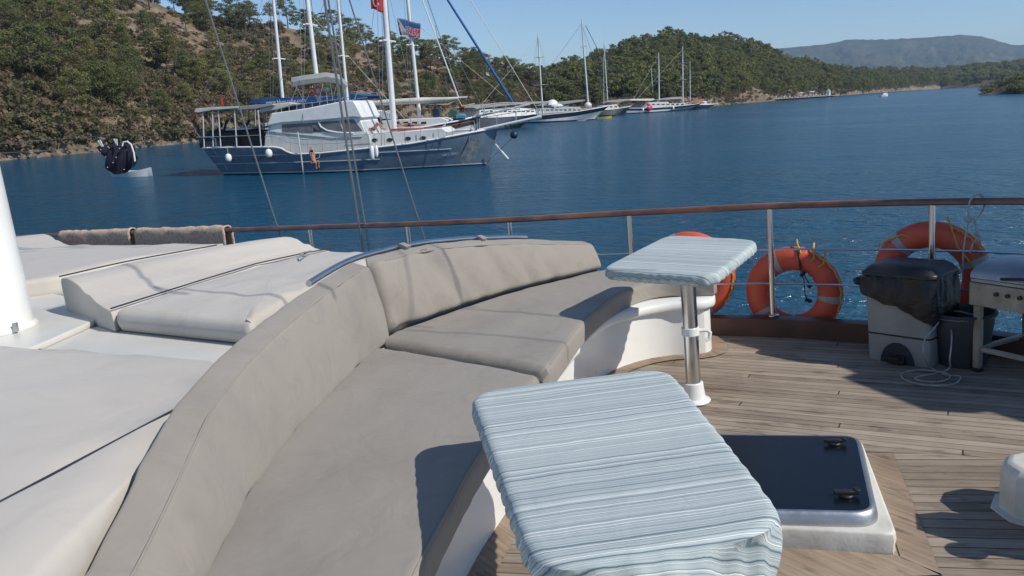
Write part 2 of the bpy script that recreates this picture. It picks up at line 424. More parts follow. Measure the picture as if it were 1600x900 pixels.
R2 = random.Random(21)
cand = []
def dens(px, t, x, y):
    n = mn.noise(Vector((x/17., y/17., 4.2)))*.6+.5
    g = 1.0
    # bare reddish patches of the photograph
    for cx, ct, wx, wt in ((240, .8, 85, .26), (165, .26, 45, .14), (585, .72, 70, .4), (735, .28, 75, .28), (850, .22, 55, .28), (20, .35, 50, .14), (430, .85, 60, .2), (340, .55, 40, .12), (660, .5, 40, .2), (1270, .25, 60, .3), (1180, .5, 50, .2)):
        g *= 1-(.93 if cx != 240 else .78)*math.exp(-(((px-cx)/wx)**2+((t-ct)/wt)**2))
    g *= min(1, max(.12, n*1.5)); 
    if px > 860: g = max(g, .75 if not (1180 < px < 1330 and t < .5) else g)
    return g
tries = 0
while len(cand) < 1500 and tries < 90000:
    tries += 1
    px = R2.uniform(-160, 1460); t = R2.random()**1.0*1.04+.006
    x, y, z = near_hill.at(px, t)
    if R2.random() > dens(px, min(t, 1), x, y): continue
    # fewer per pixel where the ground is near
    dsz = y/130.
    if R2.random() > min(1, (.058 if px < 860 else .16)*dsz**1.5+.25*(t > .9)): continue
    h = R2.choice([4.2, 5, 5.6, 6.3, 7, 7.6, 8.4]) if t < .93 else R2.choice([4.5, 5.5, 6.5, 7.5])
    if px > 880: h *= .95
    if t < .05: h *= .6
    cand.append([h/y, px, t, x, y, z, h])
# the pale rounded pines by the left shore and the dark-trunked ones above them
for px, t, h in ((55, .12, 9.0), (92, .16, 9.6), (120, .05, 6.5), (20, .2, 7.5), (256, .37, 9.2), (168, .47, 9), (135, .3, 6), (250, .17, 6.5), (205, .10, 5.4), (300, .2, 6.6), (340, .3, 7.6), (350, .12, 5.6)):
    x, y, z = near_hill.at(px, t); cand.append([h/y+.02, px, t, x, y, z, h])
for px, h in ((701, 8.6), (722, 7), (742, 7.6), (790, 8.2), (775, 7), (806, 6), (845, 5.5), (420, 7), (447, 8), (520, 8), (545, 7.5), (612, 7)):
    x, y, z = near_hill.at(px, 1.0); cand.append([h/y+.012, px, 1.0, x, y, z, h])
cand.sort(key=lambda c: -c[0])
def zone(px, t):
    if t > .9 and px > 380:
        return ('pine on the ridge line standing against the sky', 'pines along the skyline') if px < 870 else ('small pine on the crest of the far dark green hill', 'pines on the crest of the second hill')
    if px < 130: return ('olive green pine on the slope beside the white mast', 'pines above the left shore')
    if px < 310: return ('green pine on the slope above the hanging navy clothes', 'pines left of the blue yacht')
    if px < 560: return ('green pine on the slope behind the blue yacht\'s awning', 'pines behind the blue yacht')
    if px < 780: return ('pine on the brown slope behind the blue yacht\'s bow', 'pines behind the bow')
    if px < 900: return ('pine on the reddish slope above the bowsprits', 'pines above the bowsprits')
    return ('dark green pine on the hill behind the far sailing boats', 'pines behind the far boats')
protos = {}
vb = variants+bushv
for i, c in enumerate(cand[:300]):
    k = R2.randrange(len(variants)) if R2.random() < .9 else 8+R2.randrange(3)
    if c[0] > 9/95.: k = (0, 2, 6)[i % 3]
    _, px, t, x, y, z, h = c
    lab, grp = zone(px, t)
    name = 'pine_tree' if k < 8 else 'shrub_tree'
    if k >= 8: lab = lab.replace('pine', 'low bushy tree'); grp = grp.replace('pines', 'bushy trees')
    o = bpy.data.objects.new(name, None); COL.objects.link(o); o.empty_display_size = .5
    tr = bpy.data.objects.new('trunk', vb[k][0]); cr = bpy.data.objects.new('crown', vb[k][1])
    for q in (tr, cr): COL.objects.link(q); q.parent = o
    s = h/7.*(1 if k < 8 else 1.5)*(1+.25*(R2.random()-.4))
    o.location = (x, y, z-.3); o.rotation_euler = (0, 0, R2.random()*6.28); o.scale = (s*R2.uniform(.9, 1.15), s*R2.uniform(.9, 1.15), s)
    tag(o, lab, 'tree' if k < 8 else 'bushy tree', grp)

# everything smaller in the picture: one wood
small = []
for i in range(5):
    tb, V = pine(90+i, 7, [2.2, 2.7, 1.9, 2.5, 3][i], 36, .48, [.4, -.5, .2, 0, .6][i], 16, .55, [.3, .35, .2, .4, .3][i])
    small.append((tb, V))
def scatter(name, items, label, mat, lib, group=None):
    rg = np.random.default_rng(3); A = []; T = []; TB = MB()
    for (x, y, z, s, a) in items:
        tb, V = lib[rg.integers(len(lib))]
        ca, sa = math.cos(a), math.sin(a); R = np.array([[ca, -sa, 0], [sa, ca, 0], [0, 0, 1]])
        W_ = (V*s)@R.T+np.array([x, y, z]); A.append(W_); T.append(np.full(len(V)//3, rg.random()))
    A = np.concatenate(A); T = np.concatenate(T); c = np.array([A[:, 0].mean(), A[:, 1].mean(), 0])
    me = tri_mesh(name, A-c, mat, T); o = bpy.data.objects.new(name, me); COL.objects.link(o); o.location = c
    return tag(o, label, None, None, 'stuff')
items = [(c[3], c[4], c[5]-.3, c[6]/7.*R2.uniform(.85, 1.1), R2.random()*6.28) for c in cand[300:]]
# the denser second hill
n0 = 0
while n0 < 1250:
    px = R2.uniform(860, 1500); t = R2.random()*1.03+.01
    if 1180 < px < 1330 and t < .55 and R2.random() < .5: continue
    x, y, z = near_hill.at(px, t); items.append((x, y, z-.4, R2.choice((.6, .75, .85, 1, 1.15, 1.4)), R2.random()*6.28)); n0 += 1
scatter('pine_wood', items, 'dense pine wood covering the farther slopes', M_pine, small)
items = []
tiny = []
for i in range(4):
    rg = np.random.default_rng(140+i); cs = [np.array([rg.normal()*2, rg.normal()*2, 3+rg.random()*6]) for _ in range(9)]; rs = [np.array([2.2, 2.2, 1.9])*(.7+.5*rg.random()) for _ in cs]
    tiny.append((None, leaf_tris(rg, cs, rs, 26, 1.15)))
while len(items) < 1500:
    px = R2.uniform(1335, 2100); t = R2.random()**.8*1.02+.012
    x, y, z = far_shore.at(px, t); items.append((x, y, z-.6, R2.uniform(.7, 1.15)*(1.0 if t > .05 else .8), R2.random()*6.28))
scatter('shore_wood', items, 'dark green wood along the low far shore', M_pine, tiny)

# low scrub on the slopes
scr = []
for i in range(4):
    rg = np.random.default_rng(70+i); cs = [np.array([rg.normal()*.6, rg.normal()*.6, .25+.35*rg.random()]) for _ in range(6)]; rs = [np.array([.5, .5, .4])*(.7+.6*rg.random()) for _ in cs]
    scr.append((None, leaf_tris(rg, cs, rs, 46, .26)))
items = []
while len(items) < 6500:
    px = R2.uniform(-180, 1400); t = R2.random()**1.5*1.02+.006
    x, y, z = near_hill.at(px, t)
    if (px > 540 and px < 900 and t < .5 or 150 < px < 330 and t > .6) and R2.random() < .6: continue
    if R2.random() > .25+.75*(mn.noise(Vector((x/9., y/9., 1.7)))*.8+.5): continue
    items.append((x, y, z-.1, R2.uniform(.6, 1.7), R2.random()*6.28))
scatter('scrub', items, 'low dry scrub and bushes scattered over the slopes', M_scrub, scr)

# rocks at the waterline of the near shore
mb = MB()
for i in range(420):
    px = R2.uniform(-160, 1150); x, y, z = near_hill.at(px, R2.uniform(-.01, .022)); s = R2.uniform(.2, .75)*(y/130)**.4
    n = len(mb.v); mb.ell((0, 0, 0), (s*R2.uniform(.8, 1.6), s, s*.6), 7, 4); a = R2.random()*3
    for j in range(n, len(mb.v)):
        p = Vector(mb.v[j]); p = p*(1+.5*mn.noise(p*1.7+Vector((i, 0, 0)))); p.rotate(Matrix.Rotation(a, 3, 'Z')); mb.v[j] = (p.x+x, p.y+y, p.z+max(z, 0))
mb.build('shore_rocks', M_rock, kind='stuff', label='pale broken rocks along the waterline of the near shore', smooth=20)

M_islet = ground_mat('dark_islet_rock', (.05, .045, .035), (.10, .085, .065), (.2, .17, .14), .4)
# the islet at the right edge
isl = thing('rocky_islet', 'bushy rocky islet low in the water near the right edge', 'islet', tuple(WV.az(1652, 143.5, 0)))
o0 = ORG[isl.name]; mb = MB(); rows = []
for j in range(26):
    rr = []
    for i in range(40):
        a = 2*math.pi*i/39; k = j/25.; R_ = (23+4*wave(math.cos(a)*3, math.sin(a)*3, 2.))*(1-k)
        x, y = R_*math.cos(a)*1.1, R_*math.sin(a)*.6
        z = 6.0*(1-(1-k)**2.6)*.9-.6+wave(x, y, 5, 8)*1.1
        rr.append((o0.x+x, o0.y+y, z))
    rows.append(rr)
mb.grid(rows).build('rock', M_islet, isl, 30)
rg = np.random.default_rng(5); cs = []; rs = []
for i in range(80):
    a = rg.random()*6.28; k = math.sqrt(rg.random())*.97; x, y = 23*k*math.cos(a)*1.08, 23*k*math.sin(a)*.6
    cs.append(np.array([x, y, 6.0*(1-k**2.6)*.72+.7+rg.random()*1.1])); rs.append(np.array([2.6, 2.4, 1.4])*(.6+.6*rg.random()))
me = tri_mesh('bushes', leaf_tris(rg, cs, rs, 120, .55), M_pine); o = bpy.data.objects.new('bushes', me); COL.objects.link(o); o.parent = isl; ORG[o.name] = o0; o['kind'] = 'stuff'

# haze between here and the mountain
hz = MB().box((0, 3100, 141), (9000, 7000, 284)); M_haze = bpy.data.materials.new('haze_air'); M_haze.use_nodes = True
hn = M_haze.node_tree; hn.nodes.clear(); ho = hn.nodes.new('ShaderNodeOutputMaterial'); hv = hn.nodes.new('ShaderNodeVolumePrincipled')
hv.inputs['Density'].default_value = .00013; hv.inputs['Color'].default_value = (.52, .73, 1, 1); hv.inputs['Anisotropy'].default_value = 0
hn.links.new(hv.outputs[0], ho.inputs['Volume'])
HAZE = hz.build('haze', M_haze, kind='stuff', label='thin blue haze over the bay', smooth=0)
# ================================================================ the near boat (built level, then heeled)
FRAME[0] = TM
def bz(x, y, z): return tuple(BV.az(x, y, z))
def b2(x, y, z): return tuple(BV.az(x, y, z)[:2])
def by(x, y, Y): return tuple(BV.ay(x, y, Y))

def fabric_mat(name, col, bump=.35, dirt=.12, wr=5):
    m, nt, b = newmat(name)
    tc = nt.nodes.new('ShaderNodeTexCoord')
    n = noisen(nt, 1.6, 5, .6, vec=tc.outputs['Object'])
    r = ramp(nt, [(.25, tuple(c*(1-dirt*1.8) for c in col)), (.5, col), (.75, tuple(c*(1+dirt*.35) for c in col))], n.outputs['Fac'])
    # faint water marks
    n4 = noisen(nt, 3.4, 2, .5, vec=tc.outputs['Object']); n4.inputs['Distortion'].default_value = 1.5
    r4 = ramp(nt, [(.60, 1.0), (.66, 1-dirt*.8), (.70, 1.0)], n4.outputs['Fac'])
    mx = nt.nodes.new('ShaderNodeMix'); mx.data_type = 'RGBA'; mx.blend_type = 'MULTIPLY'; mx.inputs[0].default_value = .7
    nt.links.new(r.outputs[0], mx.inputs[6]); nt.links.new(r4.outputs[0], mx.inputs[7]); nt.links.new(mx.outputs[2], b.inputs['Base Color'])
    b.inputs['Roughness'].default_value = .75; b.inputs['Sheen Weight'].default_value = .15; b.inputs['Specular IOR Level'].default_value = .3
    w = noisen(nt, wr, 3, .55, vec=tc.outputs['Object']); w.inputs['Distortion'].default_value = .8
    wv = noisen(nt, 420, 2, .5, vec=tc.outputs['Object'])
    b1 = nt.nodes.new('ShaderNodeBump'); b1.inputs['Strength'].default_value = bump; b1.inputs['Distance'].default_value = .03
    nt.links.new(w.outputs['Fac'], b1.inputs['Height'])
    b2_ = nt.nodes.new('ShaderNodeBump'); b2_.inputs['Strength'].default_value = .25; b2_.inputs['Distance'].default_value = .002
    nt.links.new(wv.outputs['Fac'], b2_.inputs['Height']); nt.links.new(b1.outputs[0], b2_.inputs['Normal']); nt.links.new(b2_.outputs[0], b.inputs['Normal'])
    return m
M_taupe = fabric_mat('taupe_canvas', (.288, .262, .229))
M_mat = fabric_mat('pale_grey_canvas', (.52, .485, .435), .36, .06, 2.5)
M_cord = pm('dark_piping', (.025, .027, .035), .7, 0, .1, 20)
M_towel = pm('beige_towelling', (.62, .46, .34), 1, 0, .25, 30, .4, 90)

def teak(name, ang, w=.058, cols=((.12, .09, .068), (.29, .235, .18), (.45, .38, .30)), seam=.032):
    m, nt, b = newmat(name)
    tc = nt.nodes.new('ShaderNodeTexCoord')
    mp = nt.nodes.new('ShaderNodeMapping'); mp.inputs['Rotation'].default_value = (0, 0, -ang); nt.links.new(tc.outputs['Object'], mp.inputs[0])
    sp = nt.nodes.new('ShaderNodeSeparateXYZ'); nt.links.new(mp.outputs[0], sp.inputs[0])
    def M(op, a, c=None):
        n = nt.nodes.new('ShaderNodeMath'); n.operation = op
        nt.links.new(a, n.inputs[0]) if not isinstance(a, (int, float)) else setattr(n.inputs[0], 'default_value', a)
        if c is not None:
            nt.links.new(c, n.inputs[1]) if not isinstance(c, (int, float)) else setattr(n.inputs[1], 'default_value', c)
        return n.outputs[0]
    wob = noisen(nt, 1.3, 2, .5, vec=tc.outputs['Object'])
    v = M('DIVIDE', M('ADD', sp.outputs['Y'], M('MULTIPLY', wob.outputs['Fac'], .006)), w); fl = M('FLOOR', v); fr = M('FRACT', v)
    d = M('ABSOLUTE', M('SUBTRACT', fr, .5))
    line = M('GREATER_THAN', d, .5-seam)
    # butt joints
    u = M('ADD', M('DIVIDE', sp.outputs['X'], 3.9), M('MULTIPLY', fl, .377)); uf = M('ABSOLUTE', M('SUBTRACT', M('FRACT', u), .5)); joint = M('GREATER_THAN', uf, .4992)
    ln = M('MAXIMUM', line, joint)
    wn = nt.nodes.new('ShaderNodeTexWhiteNoise'); wn.noise_dimensions = '2D'
    cb = nt.nodes.new('ShaderNodeCombineXYZ'); nt.links.new(fl, cb.inputs[0]); nt.links.new(M('FLOOR', u), cb.inputs[1]); nt.links.new(cb.outputs[0], wn.inputs[0])
    mp2 = nt.nodes.new('ShaderNodeMapping'); mp2.inputs['Scale'].default_value = (2.2, 60, 1); nt.links.new(mp.outputs[0], mp2.inputs[0])
    g = noisen(nt, 1, 6, .7, vec=mp2.outputs[0])
    big = noisen(nt, 1.4, 6, .62, vec=tc.outputs['Object'])
    mp3 = nt.nodes.new('ShaderNodeMapping'); mp3.inputs['Scale'].default_value = (4, 14, 1); nt.links.new(mp.outputs[0], mp3.inputs[0])
    st = noisen(nt, 1, 5, .7, vec=mp3.outputs[0])
    f = M('ADD', M('ADD', M('MULTIPLY', g.outputs['Fac'], .45), M('MULTIPLY', big.outputs['Fac'], .45)), M('MULTIPLY', wn.outputs['Value'], .14))
    r = ramp(nt, [(.32, cols[0]), (.5, cols[1]), (.68, cols[2])], f)
    r3 = ramp(nt, [(.55, 1.0), (.68, .38)], st.outputs['Fac'])
    mx = nt.nodes.new('ShaderNodeMix'); mx.data_type = 'RGBA'; mx.blend_type = 'MULTIPLY'; mx.inputs[0].default_value = .8
    nt.links.new(r.outputs[0], mx.inputs[6]); nt.links.new(r3.outputs[0], mx.inputs[7])
    m2 = nt.nodes.new('ShaderNodeMix'); m2.data_type = 'RGBA'; nt.links.new(ln, m2.inputs[0]); nt.links.new(mx.outputs[2], m2.inputs[6]); m2.inputs[7].default_value = (.02, .018, .016, 1)
    nt.links.new(m2.outputs[2], b.inputs['Base Color']); b.inputs['Roughness'].default_value = .7; b.inputs['Specular IOR Level'].default_value = .3
    bp = nt.nodes.new('ShaderNodeBump'); bp.inputs['Strength'].default_value = .5; bp.inputs['Distance'].default_value = .003
    h = M('SUBTRACT', g.outputs['Fac'], M('MULTIPLY', ln, 1.0)); nt.links.new(h, bp.inputs['Height']); nt.links.new(bp.outputs[0], b.inputs['Normal'])
    return m
M_teak = teak('weathered_teak', math.radians(-31))
M_teak2 = teak('weathered_teak_near_hatch', math.radians(-14), .064)
M_plank = teak('teak_margin_board', math.radians(-58), 9., ((.10, .07, .05), (.26, .19, .135), (.44, .35, .26)), 0.0)
M_varn = pm('varnished_rail_wood', (.20, .085, .05), .32, 0, .35, 6, .1, 40, coat=.3, stretch=(1, 1, 1))
M_bulw = pm('dark_brown_bulwark', (.10, .045, .032), .45, 0, .3, 4, .15, 20)

# hull outline in plan (the rail line), bow to the right
RAILZ = .89
RAIL = spl([(-12.5, 12.6), (-9.4, 11.4), (-7.2, 10.3), (-5.34, 9.36), (-4.25, 8.66), (-2.67, 7.55), (-1.66, 6.90), (-.76, 6.32), (.07, 5.88), (.60, 5.66), (1.18, 5.40), (1.77, 5.10), (2.19, 4.80), (2.53, 4.52), (2.90, 4.10), (3.35, 3.3), (3.7, 2.3), (3.85, 1.2), (3.85, 0)], 150)
RN = normals2(RAIL)          # left of travel = outboard
def off(curve, nrm, d): return curve+nrm*d
# deck sheet
inner = off(RAIL, RN, -.06)
poly = [tuple(p) for p in inner] + [(3.8, -3), (-12.5, -3)]
dk = MB(); dk.add([(p[0], p[1], 0) for p in poly], [tuple(range(len(poly)))[::-1]])
dk.build('deck', M_teak, kind='structure', label='weathered grey teak deck planking', smooth=0)
pl = [b2(1100, 702, .004), b2(1359, 703, .004), b2(1575, 717.5, .004), (2.9, 2.55), (3.0, -1.5), (-.9, -1.5), b2(740, 890, .004), b2(800, 800, .004)]
MB().add([(p[0], p[1], .004) for p in pl], [tuple(range(len(pl)))[::-1]]).build('deck_panel', M_teak2, kind='structure', label='teak planking panel around the hatch', smooth=0)

# sofa curves
BK = spl([(-.84, .9), (-.87, 1.83), (-.91, 2.42), (-.875, 3.14), (-.73, 4.12), (-.50, 4.50), (-.13, 4.94), (.18, 5.22), (.69, 5.58)], 80)
BKX = spl([(-.84, .9), (-.87, 1.83), (-.91, 2.42), (-.875, 3.14), (-.73, 4.12), (-.50, 4.50), (-.13, 4.94), (.18, 5.22), (.69, 5.58), (1.02, 5.62), (1.28, 5.32)], 90)
FR_ = spl([(-.42, .7), (-.38, 1.3), (-.31, 1.73), (-.15, 2.48), (.15, 3.46), (.41, 4.23), (.71, 4.80), (.98, 5.00), (1.33, 4.89)], 90)
BS = spl([(-.46, .5), (-.42, 1.2), (-.36, 1.9), (-.26, 2.46), (-.11, 2.92), (.10, 3.50), (.30, 4.06), (.52, 4.55), (.74, 4.76), (.97, 4.835), (1.20, 4.81), (1.28, 4.90), (1.30, 5.12), (1.24, 5.34)], 110)

# margin board along the foot of the sofa
NB = normals2(BS)
mb = MB(); i0 = off(BS, NB, .03); i1 = off(BS, NB, -.10)
mb.grid([[(p[0], p[1], .008) for p in i0], [(p[0], p[1], .008) for p in i1]])
mb.build('margin_board', M_plank, kind='structure', label='curved teak margin board round the sofa base', smooth=0)
def board(name, px, lab):
    P = [b2(x, y, .008) for x, y in px]
    c_ = np.mean(P, axis=0); Q = [tuple(c_+(np.array(p)-c_)*1.0+(np.array(p)-c_)/np.linalg.norm(np.array(p)-c_)*.010) for p in P]
    MB().add([(p[0], p[1], .006) for p in Q], [tuple(range(len(Q)))[::-1]]).build('deck_caulking', M_cord, kind='structure', label='black caulking round a deck board', smooth=0)
    MB().add([(p[0], p[1], .008) for p in P], [tuple(range(len(P)))[::-1]]).build(name, M_plank, kind='structure', label=lab, smooth=0)
board('deck_board', [(1352, 707), (1396, 708), (1470, 896), (1408, 872)], 'wide teak board beside the hatch')
board('deck_board', [(1120, 848), (1216, 853), (1404, 868), (1468, 898), (1130, 915)], 'wide teak board in front of the hatch')

# bulwark and toe
mb = MB(); o_ = off(RAIL, RN, .03); q_ = off(RAIL, RN, -.07)
mb.loft([[(q_[i][0], q_[i][1], 0), (q_[i][0], q_[i][1], .125), (RAIL[i][0], RAIL[i][1], .135), (o_[i][0], o_[i][1], .125), (o_[i][0], o_[i][1], -.1)] for i in range(len(RAIL))])
bul = mb.build('bulwark', M_bulw, smooth=30, label='low dark brown wooden bulwark along the deck edge', cat='bulwark')
mb = MB(); rows = []
for z, d in ((-.1, .031), (-.6, .02), (-1.4, -.12), (-2.2, -.35), (-3.4, -.8)):
    c = off(RAIL, RN, d); rows.append([(p[0], p[1], z) for p in c])
mb.grid(rows).build('boat_hull', M_white, smooth=60, label='white hull side of the near boat below its bulwark', cat='hull')

# guard rail
gr = thing('guard_rail', 'varnished wooden handrail on steel stanchions along the deck edge', 'railing', (RAIL[80][0], RAIL[80][1], .13))
MB().loft([[(p[0]+n[0]*u, p[1]+n[1]*u, RAILZ+w) for u, w in ((-.034, -.012), (-.034, .006), (-.022, .018), (.022, .018), (.034, .006), (.034, -.012), (.02, -.022), (-.02, -.022))] for p, n in zip(RAIL, RN)]).build('handrail', M_varn, gr, 50)
def rail_pt(px, z, sample=RAIL):
    # the point of the rail line seen at column px
    best = min(range(len(sample)-1), key=lambda i: abs(proj_b((sample[i][0], sample[i][1], z))[0]-px))
    a, b = sample[max(0, best-1)], sample[min(len(sample)-1, best+1)]
    for _ in range(30):
        m_ = (a+b)/2
        if proj_b((m_[0], m_[1], z))[0] < px: a = m_
        else: b = m_
    return (a+b)/2
def proj_b(p):
    d = np.array(p)-BV.C; w = d@BV.fwd; return 800+F*(d@BV.R)/w, 450-F*(d@BV.U)/w
for px in (40, 210, 358, 493, 645, 803, 988, 1205, 1456, 1720, 2100):
    p = rail_pt(px, .5)
    MB().tube([(p[0], p[1], .13), (p[0], p[1], RAILZ-.018)], .019, 14).lathe([(.001, 0), (.04, 0), (.04, .006), (.022, .012), (.001, .012)], (p[0], p[1], .136), 16).build('stanchion', M_steel, gr)
for z, d in ((.595, .0), (.36, .0)):
    MB().tube([(p[0], p[1], z) for p in RAIL[20:]], .0075, 8).build('guard_wire', M_steel, gr)

# towels over the rail
def towel(px0, px1, lab, seed):
    a = rail_pt(px0, RAILZ); b = rail_pt(px1, RAILZ); n = 46
    k0 = np.argmin(np.linalg.norm(RAIL-a, axis=1)); rows = []
    for i in range(n+1):
        t = i/n; p = a+(b-a)*t; d = (b-a)/np.linalg.norm(b-a); nn = np.array([-d[1], d[0]])
        row = []
        for j in range(23):
            s = j/22.
            if s < .38: w = -.05-.006*math.sin(t*21+seed); h = -.20+s/.38*.19
            elif s > .62: w = .05; h = -.01-(s-.62)/.38*.16
            else: an = (s-.38)/.24*math.pi; w = -.05*math.cos(an); h = .0+.042*math.sin(an)
            e = .010*mn.noise(Vector((t*14, s*9, seed)))+.006*mn.noise(Vector((t*60, s*40, seed)))
            row.append((p[0]+nn[0]*(w+e*(1 if s > .5 else -1)), p[1]+nn[1]*(w+e), RAILZ+h+(e if .38 < s < .62 else 0)-.008*math.sin(t*3.1)))
        rows.append(row)
    mb = MB().grid(rows); o = mb.build('towel', M_towel, smooth=80, label=lab, cat='towel', group='beige towels drying on the rail')
    sm = o.modifiers.new('thick', 'SOLIDIFY'); sm.thickness = .012; sm.offset = 0
towel(97, 208, 'shorter beige towel folded over the rail, nearer the white mast', 1)
towel(217, 356, 'longer beige towel folded over the rail behind the pale mats', 2)

# cabin roof
RZ = .68; MZ = .80
rb = off(BK, normals2(BK), .21)       # the side of the roof behind the backrest
pts = [(-1.06, -.5)]+[tuple(p) for p in rb if p[1] < 4.75]+[(-1.1, 5.75), (-1.5, 6.35), (-2.6, 6.75), (-4.6, 8.0), (-8.5, 9.9), (-9, -.5)]
roof = thing('cabin_roof', 'white fibreglass cabin roof carrying the sunbathing mats', 'cabin roof', (-3, 3, 0))
M_roof = pm('cream_white_gelcoat', (.66, .65, .60), .35, 0, .07, 2.2, .06, 9)
MB().prism(pts, 0, RZ).build('roof_panel', M_roof, roof, 30)
A = [b2(-260, 640, RZ+.035), b2(38, 548, RZ+.035), b2(166, 492, RZ+.035), b2(172, 484, RZ+.035), b2(150, 470, RZ+.035), b2(-260, 400, RZ+.035)]
P = MB(); pad(P, A, RZ, RZ+.035, .012, 100, 0, 1, 0, .04); P.build('mast_platform', M_roof, roof, 50)
mk = b2(-8, 518, RZ+.035)
mast = thing('mast', 'thick white mast standing on the cabin roof at the left edge', 'mast', (mk[0], mk[1], RZ+.035))
MB().tube([(mk[0], mk[1], RZ+.03), (mk[0], mk[1], 6), (mk[0], mk[1], 15)], [.20, .192, .16], 48).build('pole', M_white, mast)
MB().lathe([(.001, 0), (.214, 0), (.218, .012), (.21, .03), (.202, .034)], (mk[0], mk[1], RZ+.036), 48).build('collar', M_white, mast)
MB().box((mk[0]+.2, mk[1]-.12, RZ+.07), (.02, .02, .05)).build('cleat', M_steel, mast)

# sunbathing mats
GM = 'pale grey sunbathing mats on the cabin roof'
def pipe(path, parent, name='piping', r=.0045): MB().tube(path, r, 6).build(name, M_cord, parent)
def mat_flat(px, lab, z=MZ, seed=0, zb=None, corner=.04, r=.035):
    m = MB(); P = pad(m, [b2(x, y, z) for x, y in px], (zb if zb is not None else RZ)+.002, z, r, 150, .012, 1.6, .012, corner, seed)
    return m.build('sunbathing_mat', M_mat, smooth=60, label=lab, cat='mat', group=GM)
lineN = [(-2.38, -.4)]+[b2(x, y, MZ) for x, y in ((0, 785), (150, 705), (292, 630))]
def L(a, b, t): return (a[0]+(b[0]-a[0])*t, a[1]+(b[1]-a[1])*t)
NZ = .725; c1 = b2(343, 563, NZ); c0 = b2(-330, 520, NZ); n1 = b2(300, 626, NZ); n0 = b2(0, 785, NZ); n00 = (n0[0]+(n0[0]-n1[0])*1.6, n0[1]+(n0[1]-n1[1])*1.6)
def matw(pts, lab, z=MZ, seed=0, corner=.04, r=.035, crown=.012, z0=None, bend=None, n=150):
    m = MB(); pad(m, pts, z0 if z0 is not None else RZ+.002, z, r, n, .017, 2.2, crown, corner, seed)
    if bend: m.v = [bend(*p) for p in m.v]
    return m.build('sunbathing_mat', M_mat, smooth=60, label=lab, cat='mat', group=GM)

a1 = matw([c0, c1, n1, n0, n00, (c0[0], n00[1])], 'large pale grey mat filling the left edge below the bare roof panel', NZ, 1, .03, .012)
m = MB()
e = .008
n1b = (n1[0]+.006, n1[1]); n0b = (n0[0]+.006, n0[1]); n00b = (n00[0]+.006, n00[1])
rbm = off(BK, normals2(BK), .235)
m = MB(); rings = []
xr_y = [-.3, 1.0, 1.4, 1.7, 2.0, 2.36]; xr_x = [-1.02, -1.02, -1.035, -1.055, -1.070, -1.075]
sl = [n00b, n0b, n1b]; sly = [p[1] for p in sl]; slx = [p[0] for p in sl]
for k in range(60):
    y = -.3+(n1b[1]-.02+.3)*k/59.; xl = np.interp(y, sly, slx) if y > sly[0] else slx[0]+(slx[1]-slx[0])/(sly[1]-sly[0])*(y-sly[0]); xr = max(xl+.02, np.interp(y, xr_y, xr_x)); w = xr-xl
    def H(x):
        q = max(0, min(1, (x-(xr-.17))/.17)) if w > .05 else 1
        return NZ+.008-.032*q**2.2+.010*mn.noise(Vector((x*3, y*3, 4)))+.006*mn.noise(Vector((x*9, y*2.2, 7)))*min(1, w*4)
    R = [(xl, y, .60), (xl, y, NZ-.012), (xl+.004, y, NZ-.002)]
    for u in np.linspace(.06, .96, 22): R.append((xl+w*u, y, H(xl+w*u)))
    e = .006*mn.noise(Vector((0, y*5, 3)))
    R += [(xr-.006, y, H(xr)-.006), (xr+.001+e, y, H(xr)-.03), (xr+e, y, .60), (xr-.01, y, .555)]
    rings.append(R)
a2 = m.loft(rings).build('sunbathing_mat', M_mat, smooth=60, label='pale grey mat between the dark seam and the curved backrest, at the bottom left', cat='mat', group=GM)
pipe([(p[0]+.003, p[1], NZ+.001) for p in (n00, n0, L(n0, n1, .5), n1)], a1, r=.0055)
# flat mat beyond the bare roof panel
l2 = [(174, 486), (315, 441), (400, 415), (472, 399), (517, 391)]
l2w = [b2(x, y, MZ) for x, y in l2]
s2 = l2w+[b2(597, 394, MZ), (-.99, 4.55), (-1.16, 4.0), b2(398, 503, MZ)]
s2[-1] = (min(s2[-1][0], -1.19), s2[-1][1])
a3 = matw([(p[0]+.01, p[1]-.004) for p in s2[:5]]+s2[5:], 'flat pale mat beyond the bare roof panel, its near edge hanging over it', MZ, 3, .03, .045)
pipe([(p[0], p[1], MZ+.014) for p in l2w], a3)
# wedge mat with raised headrest
def wedge(lo, hi, n, zl, zh, lab, seed):
    LO = spl(lo, n); HI = spl(hi, n); rings = []
    for i in range(n):
        a = LO[i]; b = HI[i]; ring = []
        for u, z in ((0, RZ+.002), (0, zl-.03), (.015, zl-.006), (.06, zl+.004), (.16, zl+.012), (.28, zl+.03), (.38, zl+.055*(zh-zl)/.12), (.48, zl+.5*(zh-zl)), (.58, zl+.8*(zh-zl)), (.7, zh-.006), (.8, zh), (.9, zh), (.97, zh-.006), (.995, zh-.03), (1, zh-.06), (1, RZ+.002)):
            e = .008*mn.noise(Vector((a[0]*3+u*4, a[1]*3, seed)))
            edge = min(i, n-1-i); sh = (0, .014, .004, 0)[min(edge, 3)] if False else 0
            ring.append((a[0]+(b[0]-a[0])*u, a[1]+(b[1]-a[1])*u, z+(e if z > zl else 0)))
        rings.append(ring)
    m = MB().loft(rings); o = m.build('sunbathing_mat', M_mat, smooth=50, label=lab, cat='mat', group=GM, bevel=.012)
    return o, HI
zh = MZ+.13
w1, H1 = wedge([b2(x, y, MZ) for x, y in l2], [b2(93, 433, zh), b2(200, 409, zh), b2(315, 388, zh), b2(375, 378, zh), b2(430, 372, zh)], 60, MZ, zh, 'pale mat with raised wedge headrest, in the middle of the roof', 4)
pipe([(p[0], p[1], zh+.004) for p in H1[:44]], w1)
